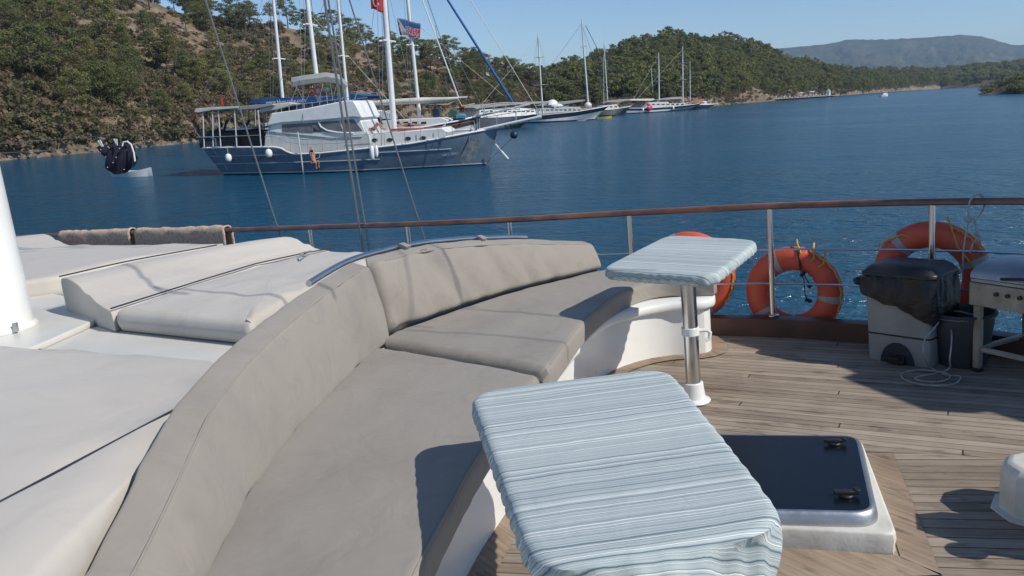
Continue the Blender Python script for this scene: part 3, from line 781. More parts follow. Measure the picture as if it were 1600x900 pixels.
l1w = [b2(x, y, MZ+.04) for x, y in ((-40, 452), (47, 437), (92, 431), (162, 415), (240, 398), (315, 385))]
far = [b2(x, y, MZ+.04) for x, y in ((358, 381), (240, 381), (112, 383), (20, 384), (-160, 386), (-240, 420))]
a5 = matw(l1w+far, 'wide pale mat beyond the wedge headrest, reaching towards the towels', MZ+.04, 5, .05, .04)
q = [b2(x, y, MZ) for x, y in ((30, 470), (98, 470), (104, 458), (95, 442), (20, 440), (-60, 455), (-60, 478))]
w2, H2 = wedge([b2(x, y, MZ+.04) for x, y in ((-150, 430), (30, 396), (112, 383.5))], [b2(x, y, zh+.02) for x, y in ((-150, 392), (-10, 373), (62, 365))], 30, MZ+.04, zh+.02, 'farthest pale mat, only its raised headrest showing behind the white mast', 6)
# thin cord lying on the bare roof panel
MB().tube([bz(30, 558, RZ+.012), bz(60, 546, RZ+.008), bz(176, 491, RZ+.01)], .006, 6).build('cord', M_cord, label='thin dark cord lying along the bare roof panel beside the mast', cat='cord')
# hinged hasp on the mat edge
MB().box(bz(475, 397, MZ+.03), (.05, .02, .03), .4).tube([bz(468, 400, MZ+.03), bz(476, 396, MZ+.07), bz(486, 392, MZ+.03)], .006, 6).build('cleat', M_steel, label='small metal cleat on the roof edge beside the curved backrest', cat='cleat')

# sofa base
sofa = thing('sofa_base', 'curved white moulded bench base standing on the teak deck', 'bench base', (.2, 3.6, 0))
bpts = [tuple(p) for p in BS]+[tuple(p) for p in BKX[::-1]]
MB().prism(bpts, 0, .352).build('body', M_white, sofa, 30)
lp = off(BS, NB, -.035); rows = []
for i in range(len(BS)):
    a, n = BS[i], NB[i]
    k = 1 if i > 60 else max(.25, i/60.)
    rows.append([(a[0]-n[0]*d*k+n[0]*(.03), a[1]-n[1]*d*k+n[1]*.03, z) for d, z in ((-.1, .305), (.055, .305), (.068, .318), (.068, .352), (.055, .366), (-.1, .366))])
MB().loft(rows).build('lip', M_white, sofa, 50)
MB().tube([bz(927, 552, .03), bz(928, 553, .03)], .012, 10).build('drain', M_black, sofa)

# seat cushions: sections between the backrest line and the front line
GS = 'taupe seat cushions of the curved sofa'
def cushion(t0, t1, z0, z1, grow, lab, seed, endpull=0):
    n = 74; rings = []; SEAM = []; SP = []
    for i in range(n):
        t = t0+(t1-t0)*i/(n-1)
        A = np.array([np.interp(t, np.linspace(0, 1, len(BKX)), BKX[:, j]) for j in (0, 1)])
        Bf = np.array([np.interp(t, np.linspace(0, 1, len(FR_)), FR_[:, j]) for j in (0, 1)])
        d = Bf-A; A = A-d/np.linalg.norm(d)*.018; d = Bf-A; W_ = np.linalg.norm(d); d /= W_; Bf = Bf+d*grow; W_ += grow
        e = min(i, n-1-i)/(n-1.)*abs(t1-t0)*4.6; r = .032
        ins = 0 if e > r else r-math.sqrt(max(0, r*r-(r-e)**2))
        prof = round_poly([(ins, z0+ins*.4), (W_-ins, z0+ins*.4), (W_-ins, z1-ins), (ins, z1-ins)], [.01, .012, .036, .02], 6)
        ring = []
        for k in range(4):
            seg = prof[k*6:(k+1)*6]; ring += seg
            if k == 2:
                a = np.array(seg[-1]); b = np.array(prof[18])
                ring += [tuple(a+(b-a)*q) for q in np.linspace(0, 1, 16)[1:-1]]
            if k == 1:
                a = np.array(seg[-1]); b = np.array(prof[12]); ring += [tuple(a+(b-a)*q) for q in (.33, .66)]
        R = []
        for w, z in ring:
            p = A+d*w
            top = z > (z0+z1)/2
            if abs(w-prof[15][0]) < 1e-9 and abs(z-prof[15][1]) < 1e-9: SEAM.append(len(R))
            e1 = .006*mn.noise(Vector((p[0]*4, p[1]*4, seed)))+.004*mn.noise(Vector((p[0]*11, p[1]*7, seed+3)))
            wr = .005*mn.noise(Vector((i*.55, w*1.2, seed+9))) if e < .25 else 0
            fr = .004*mn.noise(Vector((i*.5, z*20, seed)))
            R.append((p[0]+d[0]*(fr if w > W_-.01 else 0), p[1]+d[1]*(fr if w > W_-.01 else 0), z+((e1+wr+.008*math.sin(math.pi*w/W_)) if top else 0)))
        rings.append(R)
    o = MB().loft(rings).build('seat_cushion', M_taupe, smooth=55, label=lab, cat='cushion', group=GS)
    MB().tube([rings[i][SEAM[i]] for i in range(3, n-3)], .0035, 6).build('piping', M_taupe, o)
    return o
def tfind(px, py, z):
    q = np.array(b2(px, py, z)); return np.argmin(np.linalg.norm(BKX-q, axis=1))/(len(BKX)-1.)
ts_ = tfind(600, 537, .47)
c_1 = cushion(0.0, ts_-.002, .368, .462, .0, 'near taupe seat cushion shaded at its front by the closer table', 1)
c_2 = cushion(ts_+.002, 1.0, .368, .482, .03, 'far taupe seat cushion curving round behind the far table', 2)

# backrests
GB = 'taupe backrest cushions of the curved sofa'
by_y = [(.9, .53, .55), (1.2, .56, .585), (1.64, .61, .64), (1.97, .69, .745), (2.3, .755, .80), (2.7, .80, .84), (3.1, .83, .862), (3.6, .857, .885), (4.2, .882, .915), (4.5, .885, .92), (4.7, .87, .905), (4.94, .835, .872), (5.22, .775, .81), (5.58, .665, .69)]
yy = [a[0] for a in by_y]
NK = normals2(BK)
def backrest(i0, i1, lab, seed, thick=.105, inn=0.0, zb=.455, wf=.016):
    n = 70; rings = []; FOLD = []
    for i in range(n):
        f = i0+(i1-i0)*i/(n-1.); t = f/(len(BK)-1.)
        A = np.array([np.interp(f, range(len(BK)), BK[:, j]) for j in (0, 1)]); q = np.array([np.interp(f, range(len(BK)), NK[:, j]) for j in (0, 1)]); q /= np.linalg.norm(q)
        zf = np.interp(A[1], yy, [a[1] for a in by_y]); zo = np.interp(A[1], yy, [a[2] for a in by_y])
        e = min(i, n-1-i)/(n-1.)*abs(i1-i0)*.075; r = .03; ins = 0 if e > r else r-math.sqrt(max(0, r*r-(r-e)**2))
        o1 = .065; o2 = o1+thick
        prof = round_poly([(-.005+inn+ins, zb), (o1+inn*.6+ins, zf-ins), (o2-ins, zo-ins), (o2-.035-ins, .42)], [.02, .013, .02, .02], 6)
        FOLD.append((A, q, prof[9]))
        ring = []
        for k in range(4):
            seg = prof[k*6:(k+1)*6]; ring += seg
            a = np.array(seg[-1]); b = np.array(prof[((k+1) % 4)*6]); m_ = (18, 5, 4, 3)[k]
            ring += [tuple(a+(b-a)*s) for s in np.linspace(0, 1, m_)[1:-1]]
        R = []
        for w, z in ring:
            p = A+q*w; inside = w < o1*((z-.45)/(zf-.45)) + .03
            fold = max(0, mn.noise(Vector((f*.45+z*3.5, z*1.2, seed))))*wf+.004*mn.noise(Vector((f*1.1, z*9, seed)))
            bl = .018*math.sin(math.pi*min(1, max(0, (z-.45)/(zf-.45))))
            u = -(bl-fold) if inside else .004*mn.noise(Vector((f*.5, z*8, seed)))
            R.append((p[0]+q[0]*u, p[1]+q[1]*u, z+.004*mn.noise(Vector((f*.6, w*9, seed+4)))*(z > .6)))
        rings.append(R)
    o = MB().loft(rings).build('backrest_cushion', M_taupe, smooth=60, label=lab, cat='cushion', group=GB)
    MB().tube([(A_[0]+q_[0]*w_[0], A_[1]+q_[1]*w_[0], w_[1]+.0005) for A_, q_, w_ in FOLD[3:-3]], .0042, 6).build('piping', M_taupe, o)
    return o
ib = np.argmin(np.linalg.norm(BK-np.array(b2(594, 530, .45)), axis=1))
b_1 = backrest(0, ib-.25, 'near backrest cushion sweeping up from the bottom left corner', 3, .105, 0., .455, .022)
b_2 = backrest(ib+.25, len(BK)-1, 'far backrest cushion tapering away towards the rail, crossed by thin rigging shadows', 4, .10, .016, .512, .034)
tube_i = range(ib-3, len(BK)-12)
tp = [(BK[i][0]+NK[i][0]*.19, BK[i][1]+NK[i][1]*.19, np.interp(BK[i][1], yy, [a[2] for a in by_y])+.006) for i in range(ib-8, len(BK)-8)]
MB().tube(tp, .017, 12).build('grab_rail', M_steel, label='polished steel grab rail curving behind the sofa backrest', cat='grab rail')
for px in (626, 747):
    i = min(range(len(BK)), key=lambda i: abs(proj_b((BK[i][0]+NK[i][0]*.19, BK[i][1]+NK[i][1]*.19, .9))[0]-px))
    z = np.interp(BK[i][1], yy, [a[2] for a in by_y])+.006; a = BK[i]; q = NK[i]; t_ = np.array([q[1], -q[0]])
    rows = []
    for s in (-.022, -.02, .02, .022):
        rows.append([(a[0]+q[0]*w+t_[0]*s, a[1]+q[1]*w+t_[1]*s, z+h) for w, h in ((.12, .0), (.15, .012), (.18, .021), (.20, .018), (.213, .004), (.21, -.02), (.20, -.022), (.17, -.01), (.13, -.012))])
    MB().loft(rows).build('strap', M_taupe, b_2)
# ---------------------------------------------------------------- tables
def cloth_mat(name, ang, org):
    m, nt, b = newmat(name)
    tc = nt.nodes.new('ShaderNodeTexCoord')
    wob = noisen(nt, 4.5, 3, .5, vec=tc.outputs['Object'])
    mp = nt.nodes.new('ShaderNodeMapping'); mp.inputs['Rotation'].default_value = (0, 0, -ang); nt.links.new(tc.outputs['Object'], mp.inputs[0])
    sp = nt.nodes.new('ShaderNodeSeparateXYZ'); nt.links.new(mp.outputs[0], sp.inputs[0])
    a = nt.nodes.new('ShaderNodeMath'); a.operation = 'MULTIPLY_ADD'; a.inputs[1].default_value = .020; nt.links.new(wob.outputs['Fac'], a.inputs[0]); 
    zz = nt.nodes.new('ShaderNodeMath'); zz.operation = 'MULTIPLY_ADD'; zz.inputs[1].default_value = .75; nt.links.new(sp.outputs['Z'], zz.inputs[0]); nt.links.new(sp.outputs['Y'], zz.inputs[2])
    nt.links.new(zz.outputs[0], a.inputs[2])
    def n1(scale, seed):
        n = nt.nodes.new('ShaderNodeTexNoise'); n.noise_dimensions = '1D'; n.inputs['Scale'].default_value = scale; n.inputs['Detail'].default_value = 2; n.inputs['Roughness'].default_value = .7
        ad = nt.nodes.new('ShaderNodeMath'); ad.operation = 'ADD'; ad.inputs[1].default_value = seed; nt.links.new(a.outputs[0], ad.inputs[0]); nt.links.new(ad.outputs[0], n.inputs['W']); return n
    A = n1(88, 3.3); Bn = n1(380, 7.1)
    r1 = ramp(nt, [(.30, (.15, .21, .24)), (.39, (.33, .40, .42)), (.50, (.45, .51, .51)), (.57, (.36, .42, .44)), (.59, (.72, .76, .74)), (.645, (.76, .80, .77)), (.66, (.25, .31, .34)), (.8, (.38, .44, .46))], A.outputs['Fac'])
    r2 = ramp(nt, [(.34, .55), (.45, 1.0), (.58, 1.04), (.66, 1.22)], Bn.outputs['Fac'])
    mx = nt.nodes.new('ShaderNodeMix'); mx.data_type = 'RGBA'; mx.blend_type = 'MULTIPLY'; mx.inputs[0].default_value = .8
    nt.links.new(r1.outputs[0], mx.inputs[6]); nt.links.new(r2.outputs[0], mx.inputs[7]); nt.links.new(mx.outputs[2], b.inputs['Base Color'])
    b.inputs['Roughness'].default_value = .85; b.inputs['Specular IOR Level'].default_value = .2; b.inputs['Sheen Weight'].default_value = .1
    w = noisen(nt, 9, 3, .5, vec=tc.outputs['Object']); w.inputs['Distortion'].default_value = 1
    wv = noisen(nt, 350, 2, .5, vec=tc.outputs['Object'])
    b1 = nt.nodes.new('ShaderNodeBump'); b1.inputs['Strength'].default_value = .3; b1.inputs['Distance'].default_value = .012
    nt.links.new(w.outputs['Fac'], b1.inputs['Height'])
    b2_ = nt.nodes.new('ShaderNodeBump'); b2_.inputs['Strength'].default_value = .3; b2_.inputs['Distance'].default_value = .0015
    nt.links.new(wv.outputs['Fac'], b2_.inputs['Height']); nt.links.new(b1.outputs[0], b2_.inputs['Normal']); nt.links.new(b2_.outputs[0], b.inputs['Normal'])
    return m
M_mdf = pm('dark_table_board', (.05, .045, .04), .6, 0, .2, 5)
def table(corners, z, pole, labt, labc, drop, seed, hang=None, tilt=None):
    tz = tilt or (lambda x, y: 0.0)
    cx, cy = np.mean(corners, axis=0)
    t = thing('pedestal_table', labt, 'table', (pole[0], pole[1], 0), 'pedestal tables in front of the curved sofa')
    inner_ = [((p[0]-cx)*.975+cx, (p[1]-cy)*.975+cy) for p in corners]
    tp_ = resample(round_poly(inner_, .09, 8), 60).tolist(); MB().loft([[(p[0], p[1], z+h+tz(*p)) for p in tp_] for h in (-.03, -.004)]).build('tabletop', M_mdf, t)
    MB().tube([(pole[0], pole[1], .05), (pole[0], pole[1], z-.03)], .040, 28).build('pole', M_steel, t)
    MB().lathe([(.001, 0), (.085, 0), (.088, .006), (.085, .012), (.062, .022), (.055, .07), (.052, .105), (.046, .108), (.001, .108)], (pole[0], pole[1], .006), 32).build('foot', M_white, t)
    MB().lathe([(.001, -.012), (.085, -.012), (.085, 0), (.001, 0)], (pole[0], pole[1], z-.031), 28).build('bracket', M_steel, t)
    cl = MB(); P = resample(round_poly(corners, .12, 8), 220)
    if area2(P) < 0: P = P[::-1]
    Nn = -normals2(np.vstack([P[-1], P, P[0]]))[1:-1]; rings = []
    c = np.array([cx, cy])
    for k in list(np.linspace(.985, .12, 12))+[.05, .0]:
        R = []
        for p, nn in zip(P, Nn):
            q = (p-nn*.012)+(c-(p-nn*.012))*k
            R.append((q[0], q[1], z+tz(q[0], q[1])+.0015*mn.noise(Vector((q[0]*9, q[1]*9, seed)))+.0025*mn.noise(Vector((q[0]*3, q[1]*14, seed+1)))*(1-k)))
        rings.append(R)
    L_ = len(P)
    for s, (dx, dz) in enumerate([(.0, -.004), (.008, -.013), (.010, -.03), (.010, -.05), (.008, -.066), (-.01, -.078), (-.06, -.074), (-.10, -.06)]):
        R = []
        for i, (p, nn) in enumerate(zip(P, Nn)):
            g = math.sin(i*2*math.pi/L_*46+2*mn.noise(Vector((i*.08, seed, 0))))*.0045*min(1, s/3.)
            extra = 0; out = 0
            if hang:
                w = hang(p)
                if s >= 2: extra = -w*(s-1)*.022*(1+.35*mn.noise(Vector((i*.07, seed, 3)))); out = w*.02*math.sin(i*.25)
                if s >= 5 and w > 0: dx_ = dx*(1-w)+.006*w
                else: dx_ = dx
            else: dx_ = dx
            dz_ = dz*drop/.07*(1+.10*mn.noise(Vector((i*.11, seed, 1))))
            q = p+nn*(dx_+g+out+.003*mn.noise(Vector((i*.2, s*.7, seed))))
            R.append((q[0], q[1], z+tz(q[0], q[1])+dz_+extra))
        rings.append(R)
    ang = math.atan2(corners[1][1]-corners[0][1], corners[1][0]-corners[0][0])
    o = cl.loft(rings).build('tablecloth', cloth_mat('striped_cotton', ang, c), smooth=70, label=labc, cat='tablecloth', group='blue striped cloths on the tables')
    return t
T1Z = .70; T2Z = .757; T2F = .812
c1_ = [b2(736, 612, T1Z), b2(1040, 573, T1Z), b2(1232, 818, T1Z), b2(842, 893, T1Z)]
NLp, NRp = np.array(c1_[3]), np.array(c1_[2]); ed = NRp-NLp; el = np.linalg.norm(ed); ed /= el
def hang1(p):
    v = np.array(p)-NLp; d = abs(v[0]*ed[1]-v[1]*ed[0]); return max(0, min(1, (.10-d)/.06))
m1 = np.mean(c1_, axis=0)
table(c1_, T1Z, (m1[0], m1[1]), 'closer low pedestal table under a blue striped cloth', 'blue and white striped cloth on the closer table, its near hem hanging loose', .06, 1, hang1)
c2_ = [b2(938, 420, T2Z), b2(1112, 432, T2Z), b2(1186, 374, T2F), b2(1044, 367, T2F)]
_g = np.linalg.lstsq(np.array([[p[0], p[1], 1] for p in c2_]), np.array([0, 0, T2F-T2Z, T2F-T2Z]), rcond=None)[0]
pl2 = BV.az(1085, 628, 0)
t2 = table([c2_[0], c2_[1], c2_[2], c2_[3]], T2Z, (pl2[0]+.0, pl2[1]), 'far pedestal table on a polished steel pole', 'pale blue striped cloth gathered under the far table top', .055, 2, None, lambda x, y: float(_g[0]*x+_g[1]*y+_g[2]))
hp = (pl2[0], pl2[1])
MB().lathe([(.0415, -.022), (.0475, -.02), (.0475, .02), (.0415, .022)], (hp[0], hp[1], .40), 28).tube([(hp[0]+.045, hp[1]-.01, .40), (hp[0]+.085, hp[1]-.015, .40), (hp[0]+.10, hp[1]-.015, .385), (hp[0]+.095, hp[1]-.015, .35), (hp[0]+.075, hp[1]-.015, .345)], .011, 8).build('clamp', M_white, t2)
MB().tube([bz(1152, 392, T2Z-.07), bz(1158, 396, T2Z-.09), bz(1164, 389, T2Z-.075)], .010, 8).build('clip', M_white, t2)

# ---------------------------------------------------------------- hatch
ht = thing('deck_hatch', 'tinted hatch in an aluminium frame on a raised white coaming', 'hatch', tuple(BV.az(1250, 790, 0)))
M_old = pm('chipped_white_paint', (.66, .65, .60), .6, 0, .10, 5, .3, 18, col2=(.50, .48, .42))
hb = [b2(1040, 677, .085), b2(1347, 689, .085), b2(1402, 834, .085), b2(1000, 812, .085)]
m = MB(); pad(m, hb, -.002, .085, .010, 120, .001, 5, 0, .03); m.build('coaming', M_old, ht, 50)
hg = [b2(1050, 675, .135), b2(1345, 678, .135), b2(1374, 803, .135), b2(1030, 795, .135)]
P = resample(round_poly(hg, .085, 10), 140); 
if area2(P) < 0: P = P[::-1]
Nn = -normals2(np.vstack([P[-1], P, P[0]]))[1:-1]
m = MB(); m.loft([[(p[0]+q[0]*d, p[1]+q[1]*d, z) for p, q in zip(P, Nn)] for d, z in ((-.03, .086), (.004, .086), (.004, .096), (-.002, .118), (-.008, .130), (-.016, .134), (-.022, .1335), (-.024, .120))], False, False)
M_alu = pm('satin_aluminium', (.50, .52, .54), .45, 1, .1, 12)
m.build('frame', M_alu, ht, 60)
M_glass, nt_, bb = newmat('tinted_acrylic'); bb.inputs['Roughness'].default_value = .28; bb.inputs['Specular IOR Level'].default_value = .35
tc_ = nt_.nodes.new('ShaderNodeTexCoord'); sn = noisen(nt_, 55, 3, .6, vec=tc_.outputs['Object']); lo_ = noisen(nt_, 5, 3, .6, vec=tc_.outputs['Object'])
mu_ = nt_.nodes.new('ShaderNodeMath'); mu_.operation = 'MULTIPLY'; nt_.links.new(sn.outputs['Fac'], mu_.inputs[0]); nt_.links.new(lo_.outputs['Fac'], mu_.inputs[1])
rr_ = ramp(nt_, [(.40, (.004, .006, .010)), (.47, (.010, .014, .02)), (.50, (.16, .18, .20))], mu_.outputs[0]); nt_.links.new(rr_.outputs[0], bb.inputs['Base Color'])
MB().prism([(p[0]-q[0]*.022, p[1]-q[1]*.022) for p, q in zip(P, Nn)], .120, .1315).build('pane', M_glass, ht, 30)
for px, py in ((1304, 691), (1322, 772)):
    c = BV.az(px, py, .14); M0 = Matrix.Rotation(math.radians(-10), 3, 'Z')
    mb = MB(); mb.lathe([(.001, 0), (.026, 0), (.024, .010), (.001, .011)], (c[0], c[1], .132), 20); mb.box((c[0], c[1], .149), (.085, .024, .013), math.radians(-12)); mb.box((c[0]+.036, c[1]-.006, .152), (.018, .028, .018), math.radians(-12))
    mb.build('latch', M_black, ht, 40, bevel=.003)

# ---------------------------------------------------------------- lifebuoys
M_orange = pm('orange_buoy_plastic', (.66, .10, .05), .5, 0, .15, 4, .1, 20)
M_refl = pm('grey_reflective_tape', (.36, .35, .35), .4, 0, .1, 20)
M_yrope = pm('yellow_line', (.58, .38, .06), .8, 0, .2, 40)
def lifebuoy(px, cz, Ro, lab, rope=True, tilt=0, bands=(60, 150, 240, 330), seed=0, offd=.12):
    p = rail_pt(px, cz); i = np.argmin(np.linalg.norm(RAIL-p, axis=1)); q = RN[i]; t = np.array([q[1], -q[0]])
    c = np.array([p[0]+q[0]*offd, p[1]+q[1]*offd, cz]); rt = .082; Rm = Ro-rt
    T3 = np.array([t[0], t[1], 0]); Z3 = np.array([0, 0, 1.]); Q3 = np.array([q[0], q[1], 0])
    o = thing('lifebuoy', lab, 'lifebuoy', tuple(c-Z3*Ro), 'orange lifebuoys hung along the rail')
    def P(a, R_, w=0): return tuple(c+(T3*math.cos(a)+Z3*math.sin(a))*R_+Q3*w)
    def sec(a, r_, sx=.78, n=18): return [P(a, Rm+r_*math.cos(k*2*math.pi/n), r_*sx*math.sin(k*2*math.pi/n)) for k in range(n)]
    rings = []
    for k in range(72):
        a = k*2*math.pi/72; d = rt
        if seed == 2 and .6 < a < 1.25: d = rt*(1-.10*abs(math.sin((a-.6)*14)))
        rings.append(sec(a, d))
    MB().loft(rings, True).build('ring', M_orange, o, 70)
    for bd in bands:
        a0 = math.radians(bd); MB().loft([sec(a0+s, rt+.0025) for s in np.linspace(-.085, .085, 6)], False, False).build('reflective_band', M_refl, o, 70)
    if rope:
        pts = []
        for k in range(60):
            a = math.radians({1: 40, 2: 62, 3: 70}[seed]-k/59.*{1: 80, 2: 118, 3: 45}[seed]); u = abs(math.sin(2*a)); pts.append(P(a, Ro-.012+.006*u+.004*math.sin(k*.9), -.046+.004*math.sin(a*3+seed)))
        MB().tube(pts, .0048, 6).build('grab_line', M_yrope, o)
    return o, P
lb1, P1 = lifebuoy(1072, .395, .325, 'orange lifebuoy half hidden behind the far table', seed=1, bands=(20, 110, 205, 300))
lb2, P2 = lifebuoy(1234, .275, .32, 'orange lifebuoy in full view right of the far table, black cord hanging in it', seed=2, bands=(115, 215, 352, 270))
lb3, P3 = lifebuoy(1446, .42, .335, 'orange lifebuoy hung higher behind the bin, rope crossing it', seed=3, bands=(20, 130, 240, 300))
# knotted black cord inside the second ring
k = [P2(math.radians(72), .27, -.07)]
cc = np.array(P2(math.radians(80), .30, -.075)); mb = MB()
mb.tube([tuple(cc+np.array([0, 0, .0])), tuple(cc+np.array([.01, 0, -.12])), tuple(cc+np.array([.035, 0, -.20])), tuple(cc+np.array([.04, 0, -.30])), tuple(cc+np.array([.06, 0, -.345]))], .004, 6)
mb.tube([tuple(cc+np.array([-.005, 0, .0])), tuple(cc+np.array([.03, 0, -.15])), tuple(cc+np.array([.075, 0, -.235])), tuple(cc+np.array([.07, 0, -.26]))], .004, 6)
for dx, dz in ((.03, -.15), (.02, -.16), (.07, -.24), (.05, -.335), (.07, -.345)): mb.ell(tuple(cc+np.array([dx, -.004, dz])), (.017, .010, .014), 8, 5)
mb.build('knotted_cord', M_black, lb2)
mb = MB()
for a in (80, 62, 48): mb.tube([P2(math.radians(a), .235, -.05), P2(math.radians(a-3), .29, -.06), P2(math.radians(a+4), .345, -.02), P2(math.radians(a+6), .36, .03)], .007, 6)
mb.build('lashing', M_yrope, lb2)
mb = MB(); mb.tube([P3(math.radians(150), .36, -.05), P3(math.radians(120), .30, -.06), P3(math.radians(95), .22, -.05)], .005, 6)
mb.tube([P3(math.radians(75), .38, -.04), P3(math.radians(50), .25, -.07), P3(math.radians(5), .28, -.07)], .006, 6); mb.build('lashing', M_yrope, lb3)

# ---------------------------------------------------------------- bin with black liner
M_grey = pm('grey_bin_plastic', (.30, .30, .29), .55, 0, .12, 5, .1, 30)
M_bag = pm('black_bin_liner', (.009, .010, .013), .30, 0, .3, 12, 1.0, 30)
bl = BV.az(1353, 560, 0); br = BV.az(1462, 578, 0); ax = (br-bl)[:2]; ax /= np.linalg.norm(ax); ay_ = np.array([-ax[1], ax[0]])
BW, BD = .37, .30
bc = bl[:2]+ax*BW/2+ay_*BD/2; ba = math.atan2(ax[1], ax[0])
bn = thing('pedal_bin', 'grey pedal bin with black lid beside the bulwark', 'bin', (bc[0], bc[1], 0))
def rrect(w, d, r, z, cx=0, cy=0, wob=0, seed=0, n=80):
    P = resample(round_poly([(-w/2+cx, -d/2+cy), (w/2+cx, -d/2+cy), (w/2+cx, d/2+cy), (-w/2+cx, d/2+cy)], r, 6), n); out = []
    for i, p in enumerate(P):
        e = wob*mn.noise(Vector((p[0]*22, p[1]*22, z*14+seed)))
        l = math.hypot(*p)+1e-6; x, y = p[0]*(1+e/l), p[1]*(1+e/l)
        out.append((bc[0]+x*ax[0]+y*ay_[0], bc[1]+x*ax[1]+y*ay_[1], z+(.5*e if wob else 0)))
    return out
MB().loft([rrect(BW-.02+.02*k, BD-.02+.02*k, .03, z) for z, k in ((0, 0), (.02, .3), (.16, .6), (.162, .3), (.168, .3), (.17, .7), (.40, 1), (.41, 1))]).build('body', M_grey, bn, 35)
MB().tube(rrect(BW-.004, BD-.004, .03, .165), .005, 6, True).build('seam', M_black, bn)
# pedal arch
rings = []
for j in range(13):
    a = math.pi*j/12; rings.append((.095*math.cos(a), .125*math.sin(a)))
m = MB(); fy = -BD/2
def bl3(x, y, z): return (bc[0]+x*ax[0]+y*ay_[0], bc[1]+x*ax[1]+y*ay_[1], z)
m.loft([[bl3(x, fy-.004, z) for x, z in rings+[(-.095, -.0), (.095, -.0)]], [bl3(x*.97, fy+.02, z*.97) for x, z in rings+[(-.095, -.0), (.095, -.0)]]]); m.build('pedal_arch', M_dark, bn, 30)
m = MB(); m.box(bl3(.0, fy-.03, .045), (.075, .07, .014), ba).box(bl3(.0, fy-.012, .03), (.10, .03, .05), ba); m.build('pedal', M_black, bn, bevel=.004)
LW, LD = .43, .34
m = MB(); m.loft([rrect(LW*k, LD*k, .06, z) for k, z in ((.97, .512), (1, .515), (1, .530), (.97, .537), (.95, .540), (.90, .556), (.80, .572), (.5, .579), (.1, .581))]); m.build('lid', M_black, bn, 50)
# liner folded over the rim, lower on the right
rings = []
for s in range(16):
    t = s/15.; P = []
    base = rrect(BW+.045+.025*math.sin(t*2.6), BD+.035+.025*math.sin(t*2.6), .05, 0, wob=.010, seed=s*.10, n=140)
    for i, p in enumerate(base):
        d = np.array(p[:2])-bc; u = (d@ax)/(BW/2)
        low = .17+.055*u+.02*mn.noise(Vector((i*.09, 2, 0)))+(.03*max(0, u) if True else 0)
        P.append((p[0], p[1], .512-t*low+.004*mn.noise(Vector((i*.3, t*6, 1)))))
    rings.append(P)
m = MB(); m.loft(rings, False, False)
m.ell(bl3(-BW/2-.04, -BD/2+.02, .47), (.045, .035, .028), 10, 6)
o = m.build('bin_liner', M_bag, smooth=50, label='crumpled black bin bag folded over the rim of the grey bin', cat='bin bag')
for vtx in o.data.vertices: vtx.co += Vector([.009*mn.noise(Vector((vtx.co.x*26, vtx.co.y*26, vtx.co.z*7))+Vector((j*9, 0, 0))) for j in range(3)])

# bucket
bk = BV.az(1520, 578, 0)+np.array([.02, .0, 0]); 
bu = thing('bucket', 'dark grey plastic bucket standing between bin and grill', 'bucket', (bk[0], bk[1]+.13, 0))
M_buck = pm('dark_grey_bucket_plastic', (.045, .05, .055), .5, 0, .15, 6)
m = MB(); m.lathe([(.001, 0), (.115, 0), (.12, .01), (.158, .29), (.168, .292), (.17, .30), (.165, .306), (.152, .304), (.112, .02), (.001, .018)], (bk[0], bk[1]+.13, .002), 40); m.build('body', M_buck, bu, 40)
m = MB(); m.tube([(bk[0]+.168*math.cos(a), bk[1]+.13+.168*math.sin(a)*.9, .29-.10*math.sin(a+.0)*(math.sin(a) < 0)*-1 if False else .285) for a in np.linspace(math.pi, 2*math.pi, 14)], .004, 6); m.build('handle', M_wire, bu)

# grill
M_box = pm('stained_cream_steel', (.36, .34, .29), .45, .2, .3, 6, .1, 20, col2=(.20, .16, .12))
M_lid = pm('dull_steel_lid', (.36, .37, .38), .38, .7, .2, 5, .05, 12, col2=(.22, .24, .27))
g0 = BV.az(1528, 597, 0); gz = .40
gA = np.array(b2(1514, 452, gz+.06)); gB = np.array(b2(1700, 480, gz+.06)); gx = (gB-gA); gx /= np.linalg.norm(gx); gy = np.array([-gx[1], gx[0]]); ga = math.atan2(gx[1], gx[0])
gr_ = thing('gas_grill', 'cream steel gas grill with a grey lid on square legs at the right edge', 'grill', (gA[0]+gx[0]*.4, gA[1]+gx[1]*.4, 0))
def G(u, v, z): return (gA[0]+gx[0]*u+gy[0]*v, gA[1]+gx[1]*u+gy[1]*v, z)
def gbox(u0, u1, v0, v1, z0, z1, name, mat, bev=.004):
    m = MB(); v = [G(u, w, z) for z in (z0, z1) for w in (v0, v1) for u in (u0, u1)]
    m.add(v, [(0, 2, 3, 1), (4, 5, 7, 6), (0, 1, 5, 4), (2, 6, 7, 3), (0, 4, 6, 2), (1, 3, 7, 5)]); return m.build(name, mat, gr_, 30, bevel=bev)
gzb = proj_b  # noqa
fz0, fz1 = .375, .50
gbox(0, .95, 0, .46, fz0, fz1, 'firebox', M_box)
gbox(.004, .95, .004, .46, fz1+.002, fz1+.022, 'rim', M_lid)
rings = []
for u, s in ((.0, .92), (.02, .98), (.06, 1), (.9, 1), (.93, .98), (.95, .92)):
    R = []
    for a in np.linspace(0, math.pi, 15): R.append(G(u, .23-.225*math.cos(a)*(.92+.08*s), fz1+.024+(math.sin(a)**.75)*.085*s))
    rings.append(R)
MB().loft(rings).build('lid', M_lid, gr_, 50)
MB().tube([G(.18, -.004, fz1+.04), G(.3, -.03, fz1+.06), G(.65, -.03, fz1+.06), G(.77, -.004, fz1+.04)], .008, 8).build('handle', M_black, gr_)
for px in (1537, 1566, 1597, 1640): 
    u = (np.array(b2(px, 465, .455))-gA)@gx
    MB().tube([G(u, -.012, .455), G(u, .0, .455)], .011, 16).build('knob', M_black, gr_)
